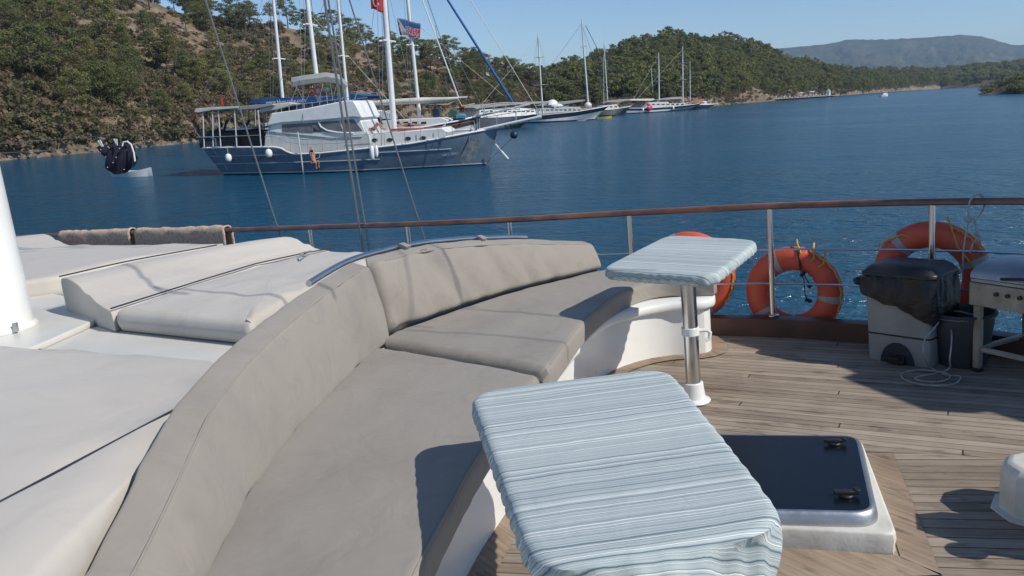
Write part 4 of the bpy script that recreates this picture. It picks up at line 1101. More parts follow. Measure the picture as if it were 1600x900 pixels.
for u, v in ((.035, .03), (.91, .03), (.035, .43), (.91, .43)):
    gbox(u-.018, u+.018, v-.018, v+.018, .02, fz0-.001, 'leg', M_box); gbox(u-.022, u+.022, v-.022, v+.022, 0, .02, 'foot', M_black)
gbox(.055, .89, .02, .045, .115, .14, 'brace', M_box); gbox(.055, .89, .415, .44, .115, .14, 'brace', M_box); gbox(.02, .045, .05, .41, .115, .14, 'brace', M_box)

# rope hanging from the handrail, looping down to a coil on the deck
rp = []
hk = rail_pt(1522, RAILZ); i = np.argmin(np.linalg.norm(RAIL-hk, axis=1)); q = RN[i]
def nearp(px, py, d=-.05):
    Y = hk[1]+q[1]*d; return by(px, py, Y)
mb = MB()
mb.tube(spl([nearp(1523, 345), nearp(1535, 330), nearp(1539, 312, 0), nearp(1530, 304, .0), nearp(1518, 310), nearp(1513, 325), nearp(1514, 345)], 26).tolist(), .0048, 7)
mb.tube(spl([nearp(1514, 343), nearp(1508, 372), nearp(1505, 395), nearp(1504, 420), nearp(1497, 428), nearp(1494, 445), nearp(1484, 480, -.1)], 30).tolist(), .0048, 7)
mb.tube(spl([nearp(1523, 343), nearp(1526, 362), nearp(1531, 372), nearp(1521, 378), nearp(1516, 395)], 20).tolist(), .005, 7)
for px, py, s in ((1514, 343, .020), (1526, 366, .017), (1530, 375, .014), (1497, 424, .02), (1470, 487, .026), (1476, 478, .02), (1482, 492, .02)): mb.ell(nearp(px, py, -.06), (s, s*.8, s*.9), 8, 6)
c0_ = nearp(1480, 490, -.3)
pth = [nearp(1478, 485, -.1), nearp(1500, 487, -.25), nearp(1520, 492, -.3)]
mb.tube(spl(pth, 14).tolist(), .005, 7)
dn = [nearp(1474, 490, -.15), by(1462, 510, 4.05), by(1445, 530, 3.95), by(1443, 552, 3.85), bz(1452, 572, .02), bz(1475, 585, .012), bz(1500, 588, .012), bz(1490, 600, .012), bz(1450, 602, .012), bz(1415, 594, .012), bz(1410, 583, .012), bz(1440, 578, .012), bz(1478, 583, .02), bz(1482, 592, .012), bz(1455, 597, .012), bz(1430, 590, .024), bz(1480, 578, .02), by(1484, 560, 3.9), by(1487, 525, 4.0), nearp(1483, 495, -.12)]
mb.tube(spl(dn, 150).tolist(), .0038, 7)
mb.build('rope', M_rope, label='pale knotted rope hanging from the handrail to a loose coil by the bin', cat='rope')

# bollard at the right edge
wl = thing('bollard', 'round worn white drum standing on the deck at the right edge', 'bollard', tuple(BV.az(1625, 800, 0)))
wc = ORG[wl.name]
m = MB(); m.lathe([(.001, 0), (.125, 0), (.128, .01), (.128, .15), (.118, .172), (.10, .19), (.001, .197)], (wc.x, wc.y, .0), 9); m.build('drum', M_old, wl, 25, bevel=.01)
m = MB(); m.lathe([(.001, .0), (.155, 0), (.155, .012), (.001, .014)], (wc.x, wc.y, .0), 9); m.build('base', M_old, wl, 25)
# unseen blockers added outside the frame, outlined from the shadows they cast
M_can = pm('shade_caster_canvas', (.55, .52, .45), .9, 0, .1, 3)
sl_ = SUN_LOCAL/SUN_LOCAL[2]
sh = [(1110, 521), (1130, 533), (1182, 545), (1228, 563), (1302, 569), (1338, 583), (1316, 590), (1362, 608), (1450, 642), (1520, 646), (1545, 643), (1600, 660)]
za = 2.35
edge = [(bz(x, y, 0)[0]+sl_[0]*za, bz(x, y, 0)[1]+sl_[1]*za) for x, y in sh]
ap = edge+[(edge[-1][0]+1.4, edge[-1][1]-.9), (edge[-1][0]+2.6, edge[-1][1]+1.2), (edge[0][0]+2.2, edge[0][1]+1.5), (edge[0][0]+.9, edge[0][1]+1.1), (edge[0][0]+.12, edge[0][1]+.15)]
aw = thing('deck_shade_caster', 'unseen cream canvas on poles, added to shade the deck around bin and grill', 'awning', (ap[14][0], ap[14][1], 0))  # added out of view; its edge follows the shade boundary on the deck
MB().prism(ap, za-.004, za+.004).build('canvas', M_can, aw, 20)
for p in (ap[13], ap[14], ap[12]): MB().tube([(p[0], p[1], 0 if p is not ap[99 if False else 14] else 0), (p[0], p[1], za)], .02, 10).build('pole', M_steel, aw)
wd = thing('shadow_caster', 'unseen block and wheel added beyond the right edge to cast their shadow on the deck', 'shadow_caster', (2.05, 1.75, 0))  # added out of view, cut to the outline of the lower right shadow
S0 = [bz(x, y, 0) for x, y in ((1425, 805), (1470, 801), (1600, 812), (1600, 868), (1500, 850), (1428, 830))]
hz_ = .42
MB().prism([(p[0]+sl_[0]*hz_, p[1]+sl_[1]*hz_) for p in S0[:3]]+[(S0[2][0]+.5+sl_[0]*hz_, S0[2][1]-.05+sl_[1]*hz_), (S0[3][0]+.4+sl_[0]*hz_, S0[3][1]-.1+sl_[1]*hz_)]+[(p[0]+sl_[0]*hz_, p[1]+sl_[1]*hz_) for p in S0[3:]], hz_-.10, hz_).build('shadow_slab', M_old, wd, 30)
wp = bz(1507, 862, 0); wq = (wp[0]+sl_[0]*hz_*.8, wp[1]+sl_[1]*hz_*.8, hz_*.8)
MB().lathe([(.001, -.012), (.05, -.012), (.05, .012), (.001, .012)], wq, 24).build('shadow_disc', M_steel, wd)
MB().tube([(wq[0]+.05, wq[1]+.0, 0), (wq[0]+.05, wq[1], .38)], .03, 10).tube([(wq[0]+.05, wq[1], .33), wq], .012, 8).build('post', M_steel, wd)

# ---------------------------------------------------------------- rigging of the near boat
def seg(a, b, r, name='stay', parent=None, n=6): return MB().tube([a, b], r, n)
mt = Vector((mk[0], mk[1], 13.5))
GG = 'shrouds rising from the near rail to the mast'
def shroud(px, py, Y, qx, lab, r=.006, twin=0, K=2.6):
    a = Vector(by(px, py, Y))
    # the point seen at the top of the frame, Y chosen on the way to the mast head
    f = .30; Yt = a.y+(mt.y-a.y)*f*.5; b = Vector(by(qx, 0, Yt)); d = (b-a)
    e = a+d*K; a0 = a-d.normalized()*.35
    m = MB().tube([a0, e], r, 6)
    o = thing('shroud', lab, 'shroud', tuple(a0), GG)
    m.build('wire', M_wire, o)
    if twin:
        a2 = Vector(by(px+4+twin, py, Y)); b2_ = Vector(by(qx+twin, 0, Yt)); MB().tube([a2-(b2_-a2).normalized()*.3, a2+(b2_-a2)*K], r*.8, 6).build('wire', M_wire, o)
    MB().tube([a0, a0+d.normalized()*.25], r*2.2, 8).build('turnbuckle', M_steel, o)
    return o
shroud(437, 366, 7.2, 321, 'single pale shroud slanting down left of the blue yacht\'s wheelhouse', .0075)
shroud(566, 385, 6.6, 507, 'doubled dark shroud crossing the middle of the blue yacht', .010, 6)
shroud(666, 382, 6.4, 546, 'thin shroud slanting down across the blue yacht\'s fenders', .006)
# short unseen rods added so that rigging shadows cross sofa and mats
def shadow_rod(p, q, tp_, tq, r, lab):
    a = Vector(p)+Vector((SUN_LOCAL*tp_).tolist()); b = Vector(q)+Vector((SUN_LOCAL*tq).tolist()); d = (b-a)
    m = MB().tube([a-d*.12, b+d*.2], r, 6); m.build('stay', M_wire, label=lab, cat='stay')
shadow_rod(bz(668, 392, .86), bz(727, 476, .5), 4.2, 4.6, .007, 'unseen rod added to cast a line of shadow across the far backrest')
shadow_rod(bz(600, 400, .88), bz(650, 505, .5), 5.2, 5.4, .005, 'second unseen rod added to cast a soft shadow on the backrest')
shadow_rod(bz(160, 415, .9), bz(262, 456, .81), 5.0, 5.2, .009, 'unseen rod added to cast a soft shadow across the wedge mat')
shadow_rod(bz(262, 452, .81), bz(470, 466, .81), 5.0, 5.2, .009, 'thick unseen rod added to cast a soft shadow along the flat mat')
shadow_rod(bz(730, 484, .48), bz(900, 498, .48), 4.8, 5.0, .006, 'unseen rod added to cast a shadow over the far seat')
shadow_rod(bz(655, 518, .48), bz(870, 535, .48), 4.9, 5.1, .005, 'lower unseen rod added to cast a shadow over the far seat')
FRAME[0] = None
# ================================================================ the anchored boats
class Ship:
    """local frame: x towards the bow, y to port (away from the eye), z up from the water"""
    def __init__(s, name, label, cat, wa, wb, beam, group=None):
        a = WV.az(wa[0], wa[1], 0); b = WV.az(wb[0], wb[1], 0)
        d = (b-a)[:2]; s.len = np.linalg.norm(d); d /= s.len; s.d = d; s.p = np.array([-d[1], d[0]]); s.beam = beam
        s.o = a[:2]+s.p*beam*.46; s.ang = math.atan2(d[1], d[0])
        s.M = Matrix.Translation((s.o[0], s.o[1], 0)) @ Matrix.Rotation(s.ang, 4, 'Z')
        FRAME[0] = s.M; s.root = thing(name, label, cat, (0, 0, 0), group); FRAME[0] = None
    def at(s, px, py, yo):
        """point of the plane yo metres to starboard of the keel line seen at that pixel"""
        r = WV.ray(px, py); n = np.array([s.p[0], s.p[1], 0]); P0 = np.array([s.o[0], s.o[1], 0])-n*yo
        t = ((P0-WV.C)@n)/(r@n); q = WV.C+r*t; v = q[:2]-s.o
        return (float(v@s.d), float(v@s.p), float(q[2]))
    def sheer(s, pts, yo=None):
        yo = s.beam*.46 if yo is None else yo
        q = [s.at(px, py, yo*(.98 if i < len(pts)-1 else .05)) for i, (px, py) in enumerate(pts)]
        s.sx = [a[0] for a in q]; s.sz = [a[2] for a in q]
        s.xa, s.xb = s.sx[0], s.sx[-1]
    def hp(s, u, v, side=-1, e=0.):
        xw = .0+(s.len+.0)*u; xd = s.xa+(s.xb-s.xa)*u
        zt = float(np.interp(xd, s.sx, s.sz)); z = -.8+(zt+.8)*v
        k = min(1, max(0, z)/zt) if zt > 0 else 0
        x = xw+(xd-xw)*(k**(1.15 if u > .5 else .8))
        hb = s.beam/2*(min(1, .70+.30*math.sin(min(1, u/.45)*math.pi/2)) if u < .45 else (1-((u-.45)/.55)**2.3))
        low = 1-(.12+.55*max(0, (u-.5)/.5)**1.2)*(1-k)**1.3-(.25 if z < 0 else 0)*(-z)
        if u < .3: low -= .18*(1-u/.3)*(1-k)**1.5
        return (x, side*(max(.02, hb*low)+e), z)
    def hull(s, mat, n=44, m=14, name='hull'):
        rings = []
        for i in range(n+1):
            u = i/n; R = [s.hp(u, j/m, -1) for j in range(m, -1, -1)]+[s.hp(u, j/m, 1) for j in range(m+1)]
            rings.append(R)
        MB().loft(rings).build(name, mat, s.root, 50)
        # deck a little below the sheer line
        rows = []
        for i in range(n+1):
            a = s.hp(i/n, 1, -1, -.03); b = s.hp(i/n, 1, 1, -.03); rows.append([(a[0], a[1], a[2]+.01), (b[0], b[1], b[2]+.01)])
        MB().grid(rows).build('deck', M_deckfar, s.root)
    def strip(s, v0, v1, u0, u1, mat, name='rubbing_strake', r=.05, z=None, n=40):
        for side in (-1, 1):
            P = []
            for i in range(n+1):
                u = u0+(u1-u0)*i/n; v = v0+(v1-v0)*i/n
                if z is not None:
                    zt = s.hp(u, 1)[2]; v = (z+.8)/(zt+.8)
                P.append(s.hp(u, v, side, r*.4))
            MB().tube(P, r, 6).build(name, mat, s.root)
    def band(s, za, zb, mat, name, u0=0, u1=1, from_top=False, n=44, e=.012):
        for side in (-1, 1):
            rows = []
            for i in range(n+1):
                u = u0+(u1-u0)*i/n; zt = s.hp(u, 1)[2]
                r = []
                for k in range(4):
                    z = za+(zb-za)*k/3.; z = zt+z if from_top else z
                    r.append(s.hp(u, (z+.8)/(zt+.8), side, e))
                rows.append(r)
            MB().grid(rows).build(name, mat, s.root)
    def prism(s, px, yo, mat, name='cabin', y1=None, parent=None, bevel=.03, label=None, smooth=25):
        P = [s.at(a, b, yo) for a, b in px]; y1 = yo if y1 is None else y1
        m = MB().loft([[(p[0], -yo, p[2]) for p in P], [(p[0], y1, p[2]) for p in P]])
        return m.build(name, mat, parent or s.root, smooth, bevel=bevel, label=label)
    def tube(s, px, yo, r, mat, name, parent=None, n=6, both=False):
        P = [s.at(a, b, yo) for a, b in px]
        if both: MB().tube([(p[0], -p[1], p[2]) for p in P], r, n).build(name, mat, parent or s.root)
        return MB().tube(P, r, n).build(name, mat, parent or s.root)
    def mast(s, base, top, r, H=None, spreaders=(), yo=0., mat=None, stays=()):
        a = s.at(*base, yo); b = s.at(*top, yo); d = np.array(b)-np.array(a); d /= np.linalg.norm(d); d[1] *= .2; d /= np.linalg.norm(d)
        Lh = (H-a[2])/d[2] if H else np.linalg.norm(np.array(b)-np.array(a))
        a = np.array(a); t = a+d*Lh; a0 = a-d*.6
        o = MB().tube([tuple(a0), tuple(a+d*Lh*.6), tuple(t)], [r, r*.9, r*.6], 14).build('mast', mat or M_mast, s.root)
        for k, w in spreaders:
            c = a+d*Lh*k; MB().tube([tuple(c+np.array([.0, -w, -.05])), tuple(c), tuple(c+np.array([0, w, -.05]))], r*.3, 6).tube([tuple(c+np.array([-w*.35, -w*.6, -.05])), tuple(c), tuple(c+np.array([w*.35, w*.6, -.05]))], r*.3, 6).build('spreader', M_mast, o)
            for sg_ in (-1, 1):
                MB().tube([tuple(t-d*.3), tuple(c+np.array([0, sg_*w, 0])), (a[0]-.25*sg_*0-.4, sg_*s.beam*.44, max(.8, a[2]-1.2))], max(.012, r*.08), 4).build('shroud', M_wire, o)
        for (q, f, rr) in stays:
            MB().tube([tuple(a+d*Lh*f), s.at(*q, 0)], rr, 4).build('stay', M_wire, o)
        return o, a, t
M_deckfar = pm('pale_teak_deck', (.36, .29, .22), .8, 0, .2, 2)
M_mast = pm('white_mast_paint', (.72, .73, .72), .35, 0, .06, 2)
M_blue = pm('slate_blue_hull_paint', (.135, .19, .25), .38, 0, .18, 1.2, .05, 6)
M_wht = pm('white_boat_paint', (.74, .75, .74), .4, 0, .08, 1.5)
M_gwht = pm('grey_white_boat_paint', (.52, .55, .56), .5, 0, .1, 1.5)
M_win = pm('smoked_window', (.03, .035, .045), .12, 0, .2, 2)
M_gwin = pm('grey_tinted_window', (.16, .16, .17), .3, 0, .25, 1.5)
M_brown = pm('brown_boat_wood', (.13, .055, .035), .5, 0, .25, 2)
M_bcan = pm('bright_blue_canvas', (.02, .10, .32), .7, 0, .2, 1.5)
M_ccan = pm('sun_bleached_canvas', (.62, .60, .54), .85, 0, .15, 1.2, .2, 6)
M_gcan = pm('grey_canvas', (.30, .31, .30), .8, 0, .12, 1.2)
M_skin = pm('tanned_skin', (.40, .20, .13), .6, 0, .1, 6)
M_red = pm('red_brown_cushion', (.34, .09, .05), .8, 0, .25, 3)
M_navy = pm('navy_paint', (.015, .025, .06), .4, 0, .2, 2)
M_fend = pm('white_vinyl', (.80, .79, .74), .35, 0, .06, 3)
M_hair = pm('dark_hair', (.02, .014, .01), .7, 0, .2, 20)
def text(body, size, mat, M, name, parent=None, extr=.004, sx=1.0):
    cu = bpy.data.curves.new('t', 'FONT'); cu.body = body; cu.size = size; cu.extrude = extr; cu.align_x = 'CENTER'; cu.align_y = 'CENTER'
    to = bpy.data.objects.new('t', cu); COL.objects.link(to); dg = bpy.context.evaluated_depsgraph_get(); me = bpy.data.meshes.new_from_object(to.evaluated_get(dg))
    bpy.data.objects.remove(to); bpy.data.curves.remove(cu)
    me.transform(Matrix.Diagonal((sx, 1, 1, 1))); me.materials.clear(); me.materials.append(mat)
    o = bpy.data.objects.new(name, me); COL.objects.link(o); o.parent = parent; o.matrix_local = M; return o

# ---- the slate blue gulet
GUL = 'sailing boats anchored in the bay'
A = Ship('gulet', 'large slate blue wooden motor sailer with white wheelhouse, nearest of the anchored boats', 'boat', (340, 276), (752, 263), 5.4, GUL)
A.sheer([(311, 232), (360, 230.5), (428, 229.5), (440, 231), (452, 238), (462, 240.5), (500, 239), (560, 233), (640, 224.5), (700, 214), (779, 199)])
A.hull(M_blue); rt = A.root; yb = A.beam/2
A.band(-.12, .10, M_navy, 'boot_top'); A.band(.10, .17, M_gwht, 'waterline_stripe')
M_strk = pm('pale_blue_strake', (.28, .35, .42), .5, 0, .1, 2)
A.strip(0, 0, 0, .62, M_strk, z=.78, r=.035); A.strip(0, 0, .0, .30, M_strk, z=1.30, r=.03); A.strip(0, 0, .60, .86, M_strk, z=1.22, r=.035)
for side in (-1, 1):
    MB().tube([A.hp(u, 1.0, side, .02) for u in np.linspace(0, 1, 70)], .06, 8).build('cap_rail', M_wht, rt)
MB().tube([A.hp(.035, .45, -1, .02), A.hp(.035, .98, -1, .02)], .03, 6).build('rubbing_strake', M_strk, rt)
for px, py in ((366, 248.5), (399, 248), (428, 247)):
    p = A.at(px, py, yb-.02); MB().box((p[0], -yb*.965, p[2]), (.38, .06, .16)).build('portlight', M_win, rt, bevel=.02)
# lower deckhouse and wheelhouse
A.prism([(413, 233), (414, 212), (421, 196), (430, 186), (556, 176), (577, 212), (580, 231), (470, 240), (455, 238), (440, 231)], 2.05, M_gwht, 'deckhouse')
wh = A.prism([(424, 196), (428, 186), (549, 172), (562, 186), (571, 207), (566, 214), (520, 216), (420, 206)], 2.12, M_wht, 'wheelhouse')
A.prism([(416, 197), (424, 177), (480, 169), (540, 157), (552, 157), (556, 163), (566, 184), (553, 183), (500, 188), (440, 192)], 2.30, M_wht, 'wheelhouse_roof', bevel=.06)
A.prism([(440, 194.5), (486, 191.5), (489, 208), (441, 206)], 2.14, M_gwin, 'window', bevel=0)
A.prism([(488.5, 192.5), (502, 191.5), (502.5, 206), (489.5, 206)], 2.155, M_win, 'window', bevel=0)
A.prism([(481, 192.5), (509, 189.5), (529, 188.3), (537, 206.5), (512, 207), (497, 203.5), (488, 198)], 2.165, M_gwin, 'window', bevel=0)
A.prism([(532, 188), (552, 186), (566, 204), (540, 206.5)], 2.14, M_gwin, 'windscreen', bevel=0)
pc = [A.at(a, b, 2.18) for a, b in ((497, 190), (501, 198), (511, 204), (528, 207), (552, 208))]
MB().tube(pc, .05, 6).build('window_frame', M_wht, rt)
A.prism([(538, 234), (540, 213), (600, 207.5), (690, 200), (700, 206), (694, 216), (640, 225.5)], 1.75, M_wht, 'foredeck_house', bevel=.05)
for px, py in ((550, 221.5), (585.5, 219), (609, 218.5), (637.5, 216.5), (661, 215.5)):
    p = A.at(px, py, 1.76); f = MB().lathe([(.001, 0), (.12, 0), (.12, .03), (.001, .03)], (0, 0, 0), 16, Matrix.Rotation(math.radians(90), 3, 'X') @ Matrix.Diagonal((1.7, 1, 1)))
    f.v = [(q[0]+p[0], q[1]-1.752, q[2]+p[2]) for q in f.v]; f.build('portlight', M_win, rt, 40)
# flybridge: rails, dark seats, bimini, radome
for i in range(10):
    px = 440+i*12; A.tube([(px, 175-1.2*i-(i > 6)*1), (px-.6, 165-1.1*i)], 2.1, .022, M_steel, 'stanchion')
A.tube([(430, 176), (436, 167), (490, 160), (546, 152)], 2.1, .022, M_steel, 'flybridge_rail', both=True)
A.prism([(448, 175), (450, 166), (500, 160), (538, 157), (538, 162)], 1.5, M_navy, 'flybridge_seat')
MB().loft([[A.at(a, b, y)[:1]+(-y,)+(A.at(a, b, y)[2]+h+.30*(1-(y/1.5)**2),) for a, b, h in ((455, 136, 0), (456, 131, .12), (480, 127, .12), (510, 123, .12), (530, 126, .12), (543, 138, .1), (540, 137, 0), (528, 130, 0), (505, 128, 0), (480, 131, 0))] for y in (-1.5, -1, -.5, 0, .5, 1, 1.5)]).build('bimini', M_gcan, rt, 60)
for q in ([(466, 132), (452, 165)], [(462, 134), (475, 158)], [(516, 128), (520, 158)], [(541, 137), (534, 157)], [(505, 130), (498, 158)]): A.tube(q, 1.4, .02, M_steel, 'bimini_pole', both=True)
p = A.at(509.5, 139, 0); MB().ell(p, (.24, .24, .22), 14, 10).build('radome', M_wht, rt)
MB().tube([p, (p[0], p[1], p[2]-1.2)], .03, 6).build('radome_pole', M_steel, rt)
for px, py in ((486.5, 144), (497, 142)):
    p = A.at(px, py, 1.0); MB().tube([(p[0]+.2*math.cos(a), p[1], p[2]+.24*math.sin(a)) for a in np.linspace(0, 6.28, 20, endpoint=False)], .055, 8, True).build('lifebuoy', M_orange, rt)
# aft deck: awning on posts, furniture in its shade
aw2 = A.prism([(303, 175), (306, 169.5), (330, 167.5), (372, 166), (372, 169), (330, 172), (309, 176)], 2.5, M_ccan, 'stern_awning', bevel=.02)
A.prism([(352, 168), (390, 164.5), (424, 162), (428, 164.5), (400, 170), (372, 172), (352, 171)], 2.4, M_gcan, 'middle_awning', bevel=.02)
A.prism([(397, 174), (425, 163), (450, 160), (462, 162), (436, 170), (408, 176)], 2.2, M_ccan, 'furled_awning', bevel=.04)
for a, b in (((317, 176), (319, 231)), ((341, 172), (345, 230)), ((366, 171), (370, 229)), ((403, 172), (408, 229)), ((332, 173), (333, 229))): A.tube([a, b], 2.35, .045, M_gwht, 'awning_post', both=True)
A.tube([(307, 214), (330, 214), (337, 217), (338, 231)], 2.4, .03, M_steel, 'stern_rail'); A.tube([(304, 203), (312, 214), (350, 213), (405, 211)], 2.4, .02, M_steel, 'stern_rail', both=True)
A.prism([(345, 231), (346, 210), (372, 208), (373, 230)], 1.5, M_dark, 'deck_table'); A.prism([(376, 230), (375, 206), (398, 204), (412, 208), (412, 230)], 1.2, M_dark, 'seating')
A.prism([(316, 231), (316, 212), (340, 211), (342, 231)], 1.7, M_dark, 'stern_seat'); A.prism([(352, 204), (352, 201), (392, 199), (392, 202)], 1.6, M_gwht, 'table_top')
A.prism([(312, 231), (309, 205), (404, 197), (404, 230)], -1.9, M_dark, 'shade_panel', y1=2.0)  # dark panel standing in for the shade under the stern awning
A.tube([(303, 170), (300, 186), (309, 200), (312, 214)], 1.8, .12, M_brown, 'gangway'); 
for q in ([(340, 204), (346, 196), (345, 190)], [(350, 206), (353, 192), (356, 188)], [(380, 208), (384, 196), (390, 188)]): A.tube(q, .8, .09, M_dark, 'plant_pot')
# side rails
A.tube([(413, 206), (426, 205.5), (440, 209), (455, 216), (475, 218), (520, 216), (548, 214)], 2.5, .022, M_steel, 'side_rail')
A.tube([(413, 214), (428, 213), (450, 223), (480, 226), (520, 224), (548, 222)], 2.5, .014, M_steel, 'side_rail')
for px, t_, b_ in ((424, 205.5, 230), (453, 216, 238), (480, 218, 239), (503, 217, 238.5), (526, 215.5, 236), (548, 214, 234), (575, 212, 232), (600, 208.5, 229), (632, 205, 225), (657, 202, 222), (684, 199, 216), (706, 196, 212), (741, 189, 206)): A.tube([(px, t_), (px+1.3, b_)], 2.45 if px < 640 else 1.9, .02, M_steel, 'stanchion')
A.tube([(549, 212), (600, 208), (657, 202), (706, 195.5), (741, 188.5)], 2.3, .018, M_steel, 'side_rail')
# ladder
lad = A.tube([(465, 206), (470, 240), (475, 276)], 2.85, .045, M_gwht, 'boarding_ladder')
# bowsprit with its platform rails, net and chains
bo = A.at(748, 203, 0); be = A.at(846, 181.5, 0)
m = MB(); bo, be = np.array(bo), np.array(be); 
for w0, w1, dz in ((.55, .12, 0), (-.55, -.12, 0), (0, 0, -.08)): m.tube([tuple(bo+np.array([0, w0, dz])), tuple(be+np.array([0, w1, dz]))], .07, 6)
for k in np.linspace(.02, .96, 22): 
    c = bo+(be-bo)*k; w = .55-.43*k; m.box(tuple(c+np.array([0, 0, .03])), (.12, 2*w, .03))
m.build('bowsprit', M_wht, rt)
m = MB()
for w in (-1, 1):
    P = [bo+(be-bo)*k+np.array([0, w*(.55-.43*k), .75*(1-.3*k)]) for k in (0, .3, .6, .95)]; m.tube([tuple(p) for p in P], .02, 5)
    for k, p in zip((0, .3, .6, .95), P): m.tube([tuple(bo+(be-bo)*k+np.array([0, w*(.55-.43*k), 0])), tuple(p)], .018, 5)
m.build('pulpit_rail', M_steel, rt)
st = np.array(A.hp(1, .28, -1)); m = MB()
for w in (-.3, .3): m.tube([tuple(bo+(be-bo)*.85+np.array([0, w*.3, 0])), tuple(st)], .02, 5)
for k in (.25, .45, .65): m.tube([tuple(bo+(be-bo)*k+np.array([0, -.3, 0])), tuple(bo+(be-bo)*(k+.15)+(st-(bo+(be-bo)*(k+.15)))*.35)], .012, 4)
m.build('bobstay', M_wire, rt)
m = MB(); k1 = A.at(803, 211, .3); m.ell(k1, (.27, .2, .25), 12, 8); m.tube([k1, A.at(788, 196, .1)], .03, 5); m.tube([k1, A.at(797, 193, .1)], .025, 5); m.build('stowed_anchor', M_navy, rt)
m = MB(); m.tube([A.at(774, 225, .5), A.at(779, 231, .5)], .05, 6); m.tube([A.at(779, 231, .5), A.at(783.5, 236.5, .5)], [.03, .03], 6); m.tube([A.at(783.5, 236.5, .5), A.at(794, 248.5, .5)], .07, 8); m.build('boat_boom', M_wht, rt)
m = MB(); m.tube([A.at(735, 205, .8), A.at(733, 214, .9), A.at(733, 225, .95)], .05, 5); m.build('anchor_chain', M_wire, rt)
M_rust = pm('weathered_bow_streaks', (.20, .23, .26), .7, 0, .35, 3)
rows = []
for i in range(10):
    u = .90+.055*i/9; rows.append([A.hp(u, v, -1, .008) for v in np.linspace(.34+.04*math.sin(i*1.9), .86+.05*math.sin(i*2.7), 8)])
MB().grid(rows).build('worn_paint_patch', M_rust, rt)
ma, a_, t_ = A.mast((617, 214), (600, 0), .20, 21, ((.33, 1.1), (.66, .9)), stays=(((846, 181.5), .97, .022), ((660, 219), .6, .012), ((560, 214), .6, .012)))
mz, a2_, t2_ = A.mast((499, 158), (480, 0), .16, 17, ((.4, .9), (.72, .7)), stays=(((294, 192), .99, .016), ((304, 172), .75, .014), ((420, 178), .5, .012)))
MB().box(tuple(np.array(t_)+(np.array(a_)-np.array(t_))*.42+np.array([.3, 0, 0])), (1.6, .05, .05)).build('spreader_bar', M_mast, ma)
# name on the bow
pn_ = A.at(704, 240, 0); u0 = .80
Pm = np.array(A.hp(.80, .55, -1, .02)); 
best = min(((abs(A.hp(u, v, -1)[0]-A.at(704, 240.5, -A.hp(u, v, -1)[1])[0])+abs(A.hp(u, v, -1)[2]-A.at(704, 240.5, -A.hp(u, v, -1)[1])[2]), u, v) for u in np.linspace(.75, .98, 60) for v in np.linspace(.4, .9, 30)))
u0, v0 = best[1], best[2]
q0 = np.array(A.hp(u0, v0, -1, .03)); qx = np.array(A.hp(u0+.02, v0, -1, .03))-np.array(A.hp(u0-.02, v0, -1, .03)); qx /= np.linalg.norm(qx)
qz = np.array(A.hp(u0, v0+.06, -1, .03))-np.array(A.hp(u0, v0-.06, -1, .03)); qz -= qx*(qz@qx); qz /= np.linalg.norm(qz); qn = np.cross(qx, qz)
Mt = Matrix([list(qx)+[0], list(qz)+[0], list(qn)+[0], [0, 0, 0, 1]]).transposed(); Mt.translation = Vector((q0+qn*.03).tolist())
M_letter = pm('pale_lettering', (.50, .56, .60), .6, 0, .05, 5)
text('vera star', .30, M_letter, Mt, 'name_lettering', rt, .002, 1.05)
p = A.at(346, 163, 2.0); MB().grid([[(p[0]+.25*k+.0, p[1]+.05*math.sin(k*3), p[2]+.42*(1-j/4.)-.05*k) for k in (0, .5, 1)] for j in range(5)]).build('small_flag', pm('red_flag_cloth', (.5, .02, .02), .8), rt)
# fenders of the blue boat (each hangs from the rail)
def fender(px, py, r, h, lab, top):
    FRAME[0] = A.M; c = A.at(px, py, yb+.18); o = thing('fender', lab, 'fender', (c[0], c[1], c[2]-h), 'white fenders along the blue hull')
    prof = [(.001, -h)]+[(r*math.sin(a)**.8, -h*math.cos(a)) for a in np.linspace(.25, 2.7, 12)]+[(.04, h)]
    MB().lathe(prof, c, 18).build('body', M_fend, o); MB().tube([(c[0], c[1], c[2]+h), A.at(top[0], top[1], yb)], .018, 5).build('line', M_rope, o); FRAME[0] = None
fender(357, 246.5, .21, .27, 'white ball fender nearest the stern of the blue boat', (355, 228))
fender(420, 239.5, .23, .28, 'white ball fender below the forward end of the blue boat\'s awning', (419, 205))
fender(581.5, 239, .17, .46, 'long white fender hanging amidships on the blue hull', (581, 222)); fender(588, 236.5, .13, .38, 'cream fender just forward of the long white one', (588, 219))

# people
def person(lab, pts, edges, rad, where, root=0, hair=None, trunks=None):
    """one skinned body: pts in local metres, first the pelvis"""
    FRAME[0] = None
    me = bpy.data.meshes.new('person'); me.from_pydata(pts, edges, []); o = bpy.data.objects.new('person', me); COL.objects.link(o)
    me.materials.append(M_skin)
    o.modifiers.new('skin', 'SKIN'); sk = me.skin_vertices[0].data
    for v, r in zip(sk, rad): v.radius = (r, r)
    sk[0].use_root = True
    sub = o.modifiers.new('sub', 'SUBSURF'); sub.levels = 2; sub.render_levels = 2
    o.matrix_world = A.M @ Matrix.Translation(where)
    tag(o, lab, 'person')
    ORG[o.name] = Vector((0, 0, 0))
    if hair: MB().ell(hair[0], hair[1], 12, 8).build('hair', M_hair, o)
    if trunks: MB().ell(trunks[0], trunks[1], 14, 8).build('swimming_trunks', M_navy, o)
    return o
hx = A.at(492, 262, yb+.35)
